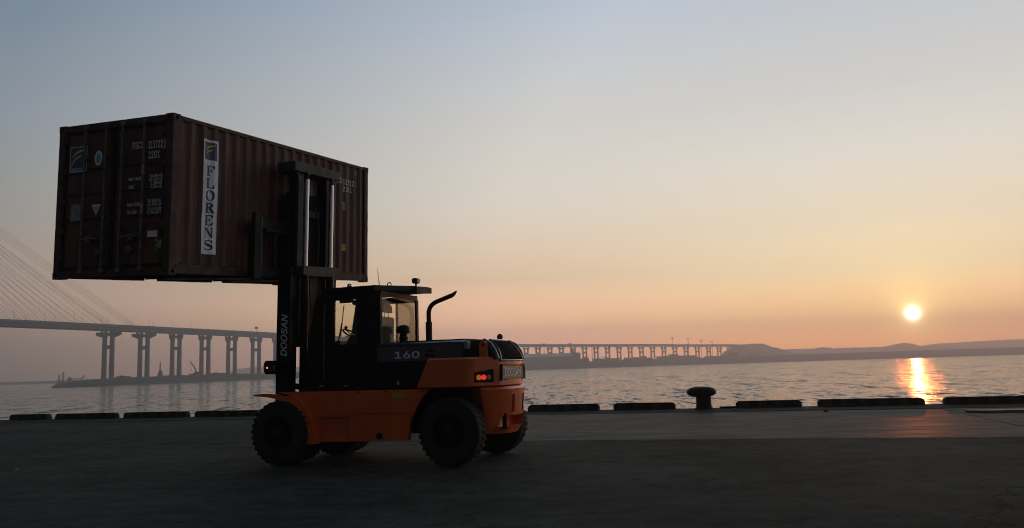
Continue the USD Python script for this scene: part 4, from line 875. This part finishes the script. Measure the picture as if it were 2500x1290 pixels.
# recesses: tail lights on the corner facets, the name plate and the grille foot
fdir = np.array([-3.86 + 3.62, .66 - .99]); fdir /= np.linalg.norm(fdir); fn2 = np.array([fdir[1], -fdir[0]]); fn2 = fn2 if fn2[0] < 0 else -fn2
def facet(s, a0, a1, d0, d1, z0, z1, c=0.0, slope=0.0):
    """a block on the corner facet (s = +1 near side): a along the facet from its front end, d outward"""
    o = np.array([-3.62, .99]); pts = []
    for a, e in ((a0, 0), (a1, 1)):
        for d in (d0, d1):
            for z in (z0 + e * 0, z1 + e * slope):
                q = o + fdir * a + fn2 * d; pts.append((q[0], s * q[1], z))
    return hull(pts)
cutb = toM(bm)
for s in (1, -1): cutb -= toM(facet(s, -.02, .36, -.09, .08, 1.345, 1.515, slope=.05))
cutb -= toM(hull([(x, y, z) for x in (-4.2, -3.915) for y, z in ((.575, 1.385), (.55, 1.625), (-.55, 1.625), (-.575, 1.385))]))
cutb -= toM(hull([(x, y, z) for x in (-4.2, -3.80) for y, z in ((.60, 1.69), (.66, 1.8), (-.66, 1.8), (-.60, 1.69))]))
cwt = fobj('counterweight', fromM(cutb), M_orange, smooth=28)
def low_plan(dx, dy): return sym([(-3.40, .62 + dy), (-3.66 + dx * .4, .86 + dy), (-3.74 + dx * .7, .82 + dy), (-3.90 + dx, .60 + dy), (-4.00 + dx, .32), (-4.02 + dx, 0)])
def narrow(p, k): return [(x, y * k) for x, y in p]
lowm = solid([(narrow(low_plan(.10, -.10), .74), .48), (narrow(low_plan(.03, -.02), .80), .62), (narrow(low_plan(.0, 0), .93), 1.02), (low_plan(-.01, .02), 1.225), (low_plan(.035, .0), 1.262)])
cl = toM(lowm)
cl -= toM(bx(-4.3, -3.86, .19, .30, .83, 1.13)); cl -= toM(bx(-4.3, -3.86, -.30, -.19, .83, 1.13)); cl -= toM(bx(-4.3, -3.80, -.30, .52, .60, .78))
fobj('lower_block', fromM(cl), M_orange, cwt, smooth=28)
fobj('towing_pin', cyl((-3.9, .42, .56), (-3.9, .42, .82), .04, 12), M_black, cwt)
fobj('groove_liner', solid([(cw_plan(-3.0, .05, -.06), 1.2625), (cw_plan(-3.0, .05, -.06), 1.2675)]), M_black, cwt)
# tail lights
for s in (1, -1):
    tl = fobj('tail_light', facet(s, .0, .345, -.088, -.03, 1.352, 1.506, slope=.045), M_black)
    for nm, mt, a in (('amber_lens', M_amber, .08), ('red_lens', M_red, .175), ('clear_lens', M_clear, .27)):
        o = np.array([-3.62, .99]) + fdir * a; p0 = o - fn2 * .035; p1 = o - fn2 * .006
        fobj(nm, cyl((p0[0], s * p0[1], 1.43), (p1[0], s * p1[1], 1.43), .046, 18, .040), mt, tl)
# name plate with lettering
px_ = lambda y: -3.97 + .17 * (abs(y) / .6) ** 2.0 * .45
pl = hull([(x, y, z) for x in (-3.918, -3.93) for y, z in ((.555, 1.40), (.535, 1.612), (-.535, 1.612), (-.555, 1.40))])
npl = fobj('name_plate', pl, M_plate)
fobj('lettering', text('DOOSAN', .135, (-3.93, .45, 1.437), (0, -1, 0), (0, 0, 1), .82, depth=.006), M_silver, npl)
fobj('plate_frame', fromM(toM(hull([(x, y, z) for x in (-3.90, -3.945) for y, z in ((.60, 1.37), (.572, 1.64), (-.572, 1.64), (-.60, 1.37))])) - toM(hull([(x, y, z) for x in (-4.1, -3.8) for y, z in ((.56, 1.395), (.54, 1.617), (-.54, 1.617), (-.56, 1.395))]))), M_black, npl)
# hood
hood_prof = Polygon([(.90, 1.262), (.975, 1.30), (.975, 1.715), (.945, 1.725), (.935, 1.99), (.90, 2.03), (.72, 2.062), (-.72, 2.062), (-.90, 2.03), (-.935, 1.99), (-.945, 1.725), (-.975, 1.715), (-.975, 1.30), (-.90, 1.262)])
hood = fobj('engine_hood', prism(hood_prof, 'x', -3.40, -1.76), M_black)
for s in (1, -1):
    fobj('hood_panel', hull([(x, s * y, z) for x in (-1.80, -3.38) for y, z in ((.94, 1.735), (.952, 1.735), (.93, 1.985), (.945, 1.985))]), M_gloss, hood)
    for k in range(2): fobj('hood_vent', bx(-2.70 - .02 * k, -2.88 + .02 * k, .944 * s, .956 * s, 1.80 + .075 * k, 1.84 + .075 * k, .004), M_black, hood)
fobj('lettering', text('160', .112, (-2.13, .951, 1.785), (-1, 0, 0), (0, 0, 1), .47, depth=.004), M_silver, hood)
fobj('hood_latch', bx(-3.39, -3.47, .80, .93, 1.90, 2.035, .01), M_greyp, hood)
fobj('warning_sticker', prism(sbox(-2.215, 1.34, -2.19, 1.40), 'y', .975, .978), M_white, hood)
fobj('hood_lid', bx(-2.0, -3.35, -.66, .66, 2.0625, 2.085, .01), M_black, hood)
fobj('radiator_cover', hull([(x, s * y, z) for s in (1, -1) for x, y, z in ((-3.40, .80, 1.75), (-3.40, .78, 2.045), (-3.62, .60, 2.045), (-3.80, .56, 1.75))]), M_black)
# grille: sloping frame with curved slats
gtop, gbot = np.array([-3.66, 2.05]), np.array([-3.90, 1.70])
def gpt(u, y, out=0.0):
    c = gtop + (gbot - gtop) * u; bulge = .05 * math.sin(math.pi * u) + .05 * (1 - (y / .56) ** 2)
    return (c[0] - bulge - out, y, c[1] + out * .4)
gr = fobj('grille', cat([tube([gpt(u, s * (.44 + .12 * u)) for u in np.linspace(0, 1, 8)], .028, 8) for s in (1, -1)] + [tube([gpt(u, y * (.44 + .12 * u)) for y in np.linspace(-1, 1, 9)], .024, 8) for u in (0.0, 1.0)]), M_gloss)
for k in range(8):
    u = .09 + .105 * k; w = .43 + .12 * u
    a = np.array([gpt(u, y, .012) for y in np.linspace(-w, w, 11)]); b = np.array([gpt(u + .055, y, -.035) for y in np.linspace(-w, w, 11)])
    n = len(a); vv = np.vstack([a, b, a + [0, 0, .008], b + [0, 0, .008]]); ff = []
    for i in range(n - 1):
        for p, q in ((0, n), (3 * n, 2 * n), (2 * n, 0)): ff += [(p + i, q + i, q + i + 1), (p + i, q + i + 1, p + i + 1)]
    fobj('slat', T(vv, ff), M_rim, gr)
fobj('grille_back', hull([(gpt(u, y * (.42 + .12 * u))[0] + .13, y * (.42 + .12 * u), gpt(u, 0)[2]) for u in (0, 1) for y in (-1, 1)] + [(-3.5, y, z) for y in (-.4, .4) for z in (1.72, 2.03)]), M_rim, gr)
for s in (1, -1):
    fobj('grille_pillar', tube([(-3.62, s * .60, 2.03), (-3.74, s * .63, 1.97), (-3.82, s * .65, 1.86), (-3.87, s * .64, 1.72)], .055, 10), M_gloss, gr, smooth=40)
for y, x in ((.70, -3.66), (-.70, -3.58)):
    e = unary_union([Point(x, 1.965).buffer(.07, 12), sbox(x - .07, 1.74, x + .07, 1.965)]).difference(Point(x, 1.965).buffer(.026, 10))
    fobj('lifting_eye', prism(e, 'y', y - .03, y + .03), M_orange)
M_beacon = paint('dull_amber_beacon', (0.16, 0.035, 0.012), 0.5, spec=0.2)
bc = fobj('beacon_bracket', bx(-3.44, -3.56, -.62, -.42, 2.04, 2.085, .01), M_orange)
bl = trimesh.creation.icosphere(2, .055); bl.apply_translation([-3.50, -.52, 2.135]); fobj('amber_beacon', bl, M_beacon, bc, smooth=True)
# exhaust stack and air cleaner
fobj('exhaust_stack', cat([cyl((-1.86, -1.0, 2.0), (-1.86, -1.0, 2.50), .062, 18)]), M_black)
ex = bend([(-1.86, -1.0, 2.48), (-1.86, -1.0, 2.83), (-2.36, -1.0, 2.99)], .2, 9)
exm = tube(ex, .044, 14); fobj('exhaust_pipe', exm, M_black, smooth=40)
fobj('pipe_tip', hull([tuple(ex[-1] + np.array([0, .044 * math.cos(a), .044 * math.sin(a)]) + np.array([.02, 0, -.01])) for a in np.arange(12) * math.pi / 6] + [tuple(ex[-1] + np.array([-.035 - .07 * (.5 + .5 * math.sin(a)), .044 * math.cos(a), .044 * math.sin(a) + .02 + .03 * (.5 + .5 * math.sin(a))])) for a in np.arange(12) * math.pi / 6]), M_black)
fobj('air_cleaner', lathe([(0, 2.05), (.075, 2.05), (.075, 2.15), (.085, 2.155), (.085, 2.18), (.07, 2.185), (.07, 2.245), (.115, 2.25), (.122, 2.27), (.120, 2.33), (.10, 2.375), (.06, 2.395), (0, 2.40)], 24).apply_translation([-1.86, .08, 0]), M_black, smooth=40)
# cab
Y0, Y1 = .65, -.88
cab_out = Polygon([(-.16, 1.262), (-.16, 1.75), (-.37, 2.90), (-.46, 3.0), (-1.66, 3.0), (-1.70, 2.9), (-1.70, 1.262)])
dw = sbox(-1.235, 2.075, -.755, 2.865).buffer(-.05).buffer(.05)
cab = fobj('cab', prism(cab_out.difference(dw), 'y', Y0 - .035, Y0), M_black)
door_o = Polygon([(-.66, 1.33), (-.62, 2.93), (-1.30, 2.93), (-1.34, 1.9), (-1.30, 1.33)])
fobj('door_frame', prism(door_o.difference(dw.buffer(.008)), 'y', Y0 + .0015, Y0 + .018), M_black, cab)
fw_hole = unary_union([sbox(-1.22, 1.95, -.38, 2.88)]); rq = sbox(-1.66, 2.05, -1.26, 2.88)
fobj('cab_side', prism(cab_out.difference(fw_hole).difference(rq), 'y', Y1, Y1 + .035), M_black, cab)
def rearframe():
    o = Polygon([(Y0 - .036, 1.262), (Y0 - .036, 3.0), (Y1 + .036, 3.0), (Y1 + .036, 1.262)]); return o.difference(sbox(Y1 + .075, 2.095, Y0 - .075, 2.91).buffer(-.06).buffer(.06))
fobj('rear_frame', prism(rearframe(), 'x', -1.70, -1.66), M_black, cab)
fobj('cab_floor', bx(-.18, -1.66, Y1 + .036, Y0 - .036, 1.262, 1.36), M_black, cab)
fobj('dashboard', cat([hull([(x, y, z) for y in (Y1 + .05, Y0 - .05) for x, z in ((-.19, 1.4), (-.22, 1.98), (-.50, 2.02), (-.56, 1.85), (-.42, 1.4))]), hull([(x, y, z) for y in (-.12, .16) for x, z in ((-.40, 2.0), (-.62, 2.0), (-.58, 2.16), (-.44, 2.16))])]), M_black, cab)
for y in (Y0 - .06, Y1 + .06):
    fobj('windscreen_pillar', tube([(-.185, y, 1.75), (-.385, y, 2.92)], .03, 8), M_black, cab)
    fobj('front_panel', hull([(x, y + d, z) for d in (-.02, .02) for x, z in ((-.17, 1.27), (-.17, 1.78), (-.2, 1.78), (-.2, 1.27))]), M_black, cab)
fobj('front_apron', bx(-.165, -.19, Y1 + .05, Y0 - .05, 1.27, 1.76), M_black, cab)
def pane_x(x, y0, y1, z0, z1): return T([(x, y0, z0), (x, y1, z0), (x, y1, z1), (x, y0, z1)], [[0, 1, 2], [0, 2, 3]])
def pane_y(y, x0, x1, z0, z1): return T([(x0, y, z0), (x1, y, z0), (x1, y, z1), (x0, y, z1)], [[0, 1, 2], [0, 2, 3]])
M_glass3 = glass('smoked_side_glass', (0.36, 0.33, 0.28))
fobj('door_glass', pane_y(Y0 - .02, -1.24, -.75, 2.07, 2.87), M_glass, cab)
fobj('side_glass', pane_y(Y1 + .018, -1.225, -.375, 1.945, 2.885), M_glass, cab)
fobj('quarter_glass', pane_y(Y1 + .018, -1.665, -1.255, 2.045, 2.885), M_glass3, cab)
fobj('rear_glass', pane_x(-1.68, Y1 + .07, Y0 - .07, 2.09, 2.915), M_glass2, cab)
fobj('windscreen', T([(-.185, Y1 + .08, 1.78), (-.185, Y0 - .08, 1.78), (-.385, Y0 - .08, 2.9), (-.385, Y1 + .08, 2.9)], [[0, 1, 2], [0, 2, 3]]), M_glass, cab)
roof_plan = [(-.50, .60), (-.58, .665), (-1.60, .685), (-1.92, -.18), (-1.955, -.25), (-1.97, -.86), (-1.90, -.92), (-.55, -.92), (-.50, -.85)]
def rtilt(m):
    v = m.vertices.copy(); v[:, 2] += .038 * (.68 - v[:, 1]) * np.clip((-.9 - v[:, 0]) / .7, 0, 1); return T(v, m.faces)
rp = [(x, y) for x, y in roof_plan]; rin = [(x * .985 - .018, y * .97) for x, y in roof_plan]
fobj('roof', rtilt(solid([(rin, 2.995), (rp, 3.01), (rp, 3.075), (rin, 3.10)])), M_black, cab)
fobj('roof_rear_box', rtilt(hull([(x, y, z) for x, z in ((-1.70, 3.085), (-1.70, 2.985), (-1.995, 2.975), (-2.0, 3.085)) for y in (-.22, -.86)])), M_beam, cab)
fobj('roof_visor', hull([(-.50, y, z) for y in (.5, -.8) for z in (3.02, 3.07)] + [(-.42, y, 3.0) for y in (.4, -.7)]), M_black, cab)
wl = fobj('work_light', cat([bx(-1.82, -1.93, -.50, -.35, 3.20, 3.30, .02), cyl((-1.88, -.42, 3.10), (-1.88, -.42, 3.21), .018, 8)]), M_black)
fobj('lamp_glass', bx(-1.932, -1.936, -.485, -.365, 3.215, 3.285), M_clear, wl)
fobj('antenna', tube([(-1.50, .30, 3.09), (-1.485, .30, 3.25), (-1.46, .30, 3.44)], [.009, .006, .004], 6), M_black)
rg = trimesh.creation.torus(.038, .009, 20, 8); rg.apply_transform(trimesh.transformations.rotation_matrix(math.pi / 2, [1, 0, 0])); rg.apply_translation([-1.70, .30, 3.13]); fobj('roof_ring', rg, M_black, smooth=True)
fobj('roof_eye', prism(unary_union([Point(-.87, 3.165).buffer(.035), sbox(-.905, 3.09, -.835, 3.165)]).difference(Point(-.87, 3.17).buffer(.017)), 'y', .27, .31), M_black)
# inside the cab
seat = fobj('driver_seat', cat([hull([(x, y, z) for y in (-.31, .19) for x, z in ((-1.36, 2.0), (-1.45, 2.0), (-1.47, 2.55), (-1.42, 2.58), (-1.37, 2.45))]), bx(-.92, -1.42, -.31, .19, 1.78, 1.96, .05), bx(-1.0, -1.36, -.2, .1, 1.36, 1.8)]), M_seat)
fobj('headrest', hull([(x, y, z) for x in (-1.40, -1.475) for y, z in ((-.235, 2.655), (.12, 2.66), (.105, 2.79), (.02, 2.815), (-.05, 2.79), (-.14, 2.815), (-.215, 2.77))]), M_seat, seat)
for y in (-.13, .02): fobj('headrest_post', cyl((-1.44, y, 2.55), (-1.44, y, 2.67), .007, 6), M_rim, seat)
swc = np.array([-.78, .02, 2.27]); axv = np.array([-.52, 0, .85]); axv /= np.linalg.norm(axv); e1 = np.array([0, 1.0, 0]); e2 = np.cross(axv, e1)
ringp = np.array([swc + .205 * (math.cos(a) * e1 + math.sin(a) * e2) for a in np.linspace(0, 2 * math.pi, 33)])
swh = fobj('steering_wheel', cat([tube(ringp, .016, 8)] + [tube([swc - axv * .03, swc + .2 * (math.cos(a) * e1 + math.sin(a) * e2)], .012, 6) for a in (.3, 2.4, 4.5)] + [cyl(swc - axv * .06, swc + axv * .01, .045, 12)]), M_black)
fobj('steering_column', cat([cyl(swc - axv * .05, np.array([-.58, .02, 1.95]), .035, 10), cyl(swc - axv * .08 + [0, .0, 0], swc - axv * .08 + [.02, .17, .05], .009, 6)]), M_black, swh)
kn = trimesh.creation.icosphere(1, .03); kn.apply_translation(swc + .2 * e2 * -1 + axv * .045); fobj('spinner_knob', kn, M_black, swh)
fobj('inside_mirror', cat([bx(-1.05, -1.22, .42, .52, 2.78, 2.87, .02), bx(-.78, -1.05, .44, .5, 2.83, 2.88, .01)]), M_black, cab)
fobj('wiper', cat([tube([(-.40, -.30, 2.86), (-.335, -.33, 2.52), (-.29, -.36, 2.28)], .010, 6), tube([(-.335, -.33, 2.52), (-.27, -.30, 2.15)], .016, 6)]), M_black, cab)
fobj('lever', cat([tube([(-.55, .24, 1.98), (-.57, .25, 2.16)], .009, 6), tube([(-.50, -.2, 1.98), (-.53, -.2, 2.2)], .009, 6)]), M_black, cab)
fobj('grab_rail', tube([(-.58, Y0 + .05, 1.45), (-.58, Y0 + .06, 1.6), (-.60, Y0 + .06, 2.7), (-.60, Y0 + .02, 2.8)], .012, 8), M_galv, cab)
for x in (-.62, -1.12): fobj('step_light', bx(x, x - .085, Y0 + .25, Y0 + .27, 1.335, 1.36, .004), M_greyp, cab)
fobj('cab_step', bx(-.25, -1.72, Y0 - .03, .93, 1.2565, 1.32, .012), M_black)
fobj('lift_cylinder_guard', hull([(x, y, z) for x in (-.02, -.16) for y in (.30, .62) for z in (1.26, 1.62)]), M_black)

# mast: outer rails, inner rails, crossbeams, rods, chains, carriage and forks
for s in (1, -1):
    y0 = s * .665
    rl = fobj('outer_rail', sh(cat([bx(.40, .12, s * .70, s * .78, .42, 3.53, .006), bx(.40, .36, s * .56, s * .70, .42, 3.53), bx(.16, .12, s * .56, s * .70, .42, 3.53)])), M_black)
    if s > 0: fobj('lettering', sh(text('DOOSAN', .125, (.165, .781, 1.90), (0, 0, 1), (1, 0, 0), .735, depth=.004, slant=.25)), M_silver, rl)
    fobj('inner_rail', sh(cat([bx(.36, .14, s * .49, s * .54, 2.06, 5.34, .004), bx(.36, .32, s * .40, s * .49, 2.06, 5.34), bx(.18, .14, s * .40, s * .49, 2.06, 5.34)])), M_black)
    fobj('rail_face', sh(bx(.137, .1385, s * .40, s * .54, 3.62, 5.2)), M_beam)  # thin lighter sheet puts the light into the rear face of the rail
    cyb = fobj('lift_cylinder', sh(cyl((.045, s * .43, .7), (.045, s * .43, 3.40), .075, 18)), M_black, smooth=40)
    fobj('cylinder_rod', sh(cyl((.045, s * .43, 3.40), (.045, s * .43, 5.20), .046, 20)), M_chrome, cyb, smooth=40)
    fobj('rod_end', sh(cat([cyl((.045, s * .43, 5.20), (.045, s * .43, 5.29), .03, 12, .016), bx(.09, 0, s * .43 - .04, s * .43 + .04, 5.28, 5.33)])), M_black, cyb)
    links = []
    for k in range(34):
        z = 3.58 + k * .05; links.append(bx(.10, .075 if k % 2 else .085, s * .615 - (.028 if k % 2 else .018), s * .615 + (.028 if k % 2 else .018), z, z + .038))
    fobj('lift_chain', sh(cat(links)), M_chain, kind='stuff')
    fobj('chain_back', sh(bx(.13, .105, s * .58, s * .66, 3.5, 5.32)), M_black)
    fobj('tilt_cylinder', cat([cyl((.12, s * .62, 1.36), (-.45, s * .62, 1.30), .055, 14), cyl((-.45, s * .62, 1.30), (-1.2, s * .62, 1.22), .08, 14)]), M_black)
fobj('top_crossbeam', sh(bx(.47, .07, -.78, .78, 5.33, 5.515, .008)), M_beam)
fobj('middle_crossbeam', sh(cat([bx(.35, -.035, -.62, .60, 3.385, 3.545, .006), bx(.35, -.05, -.66, .55, 3.36, 3.384)])), M_beam)
fobj('lower_crossbeam', sh(bx(.40, .10, -.56, .56, .55, .85, .01)), M_black)
fobj('mast_tie', sh(bx(.14, .08, -.42, .42, 2.06, 2.22, .01)), M_black)
fobj('hose_guard', sh(bx(.20, .16, -.52, .235, 2.08, 3.40, .01)), M_black)
fobj('hose', sh(tube(bend([(.10, .20, 3.35), (.09, .22, 2.4), (.03, .26, 1.9), (.02, .24, 1.4)], .3, 5), .022, 8)), M_rubber)
fobj('hose', sh(tube(bend([(.14, -.1, 3.5), (.12, -.15, 4.3), (.18, -.05, 4.75), (.3, 0, 4.7)], .25, 5), .02, 8)), M_rubber)
fobj('carriage_tie', sh(bx(.30, .22, -.30, .16, 4.52, 4.66, .006)), M_beam)
car = fobj('carriage', sh(cat([bx(.405, .30, -.60, .60, 3.36, 4.98, .01), bx(.41, .34, -.86, 1.56, 4.22, 4.38, .008), bx(.41, .34, -.86, 1.56, 3.34, 3.48, .008)])), M_rim)
for y in (1.40,): fobj('side_bar', sh(bx(.41, .33, y - .02, y + .17, 3.30, 4.50, .008)), M_rim, car)
for y in (.95, .66, -.7): fobj('load_rest_bar', sh(bx(.40, .36, y - .03, y + .03, 3.46, 4.9 if abs(y) < .8 else 4.24)), M_rim, car)
fobj('side_trim', sh(bx(.328, .324, 1.375, 1.39, 3.5, 4.42)), M_galv, car)
fobj('shift_cylinder', sh(cyl((.31, -.6, 4.18), (.31, 1.3, 4.18), .035, 12)), M_rim, car)
for y in (1.22, -.62):
    zb = 3.182 + .0654 * (3.35 - y) + .028
    fobj('fork', cat([bx(.485, .415, y - .125, y + .125, zb - .06, zb + 1.0, .01), hull([(x, y + d, z) for d in (-.125, .125) for x, z in ((.42, zb - .06), (.48, zb + .065), (2.6, zb + .075 + .035), (2.6, zb + .075), (.60, zb + .002))])]), M_black)
# front lamp on a bracket beside the mast
lm = fobj('head_lamp', cat([bx(.47, .22, .84, 1.06, 1.585, 1.825, .045), tube([(.26, .92, 1.60), (.22, .88, 1.48), (.12, .82, 1.42)], .03, 8)]), M_black)
rb = trimesh.creation.icosphere(2, .016); rb.apply_translation([.36, 1.06, 1.70]); fobj('lens_glint', rb, M_redspot, lm, smooth=True)  # small glowing bead stands in for the sun glint on the lens
fobj('marker_strip', bx(.235, .215, 1.055, 1.063, 1.65, 1.74), M_greyp, lm)
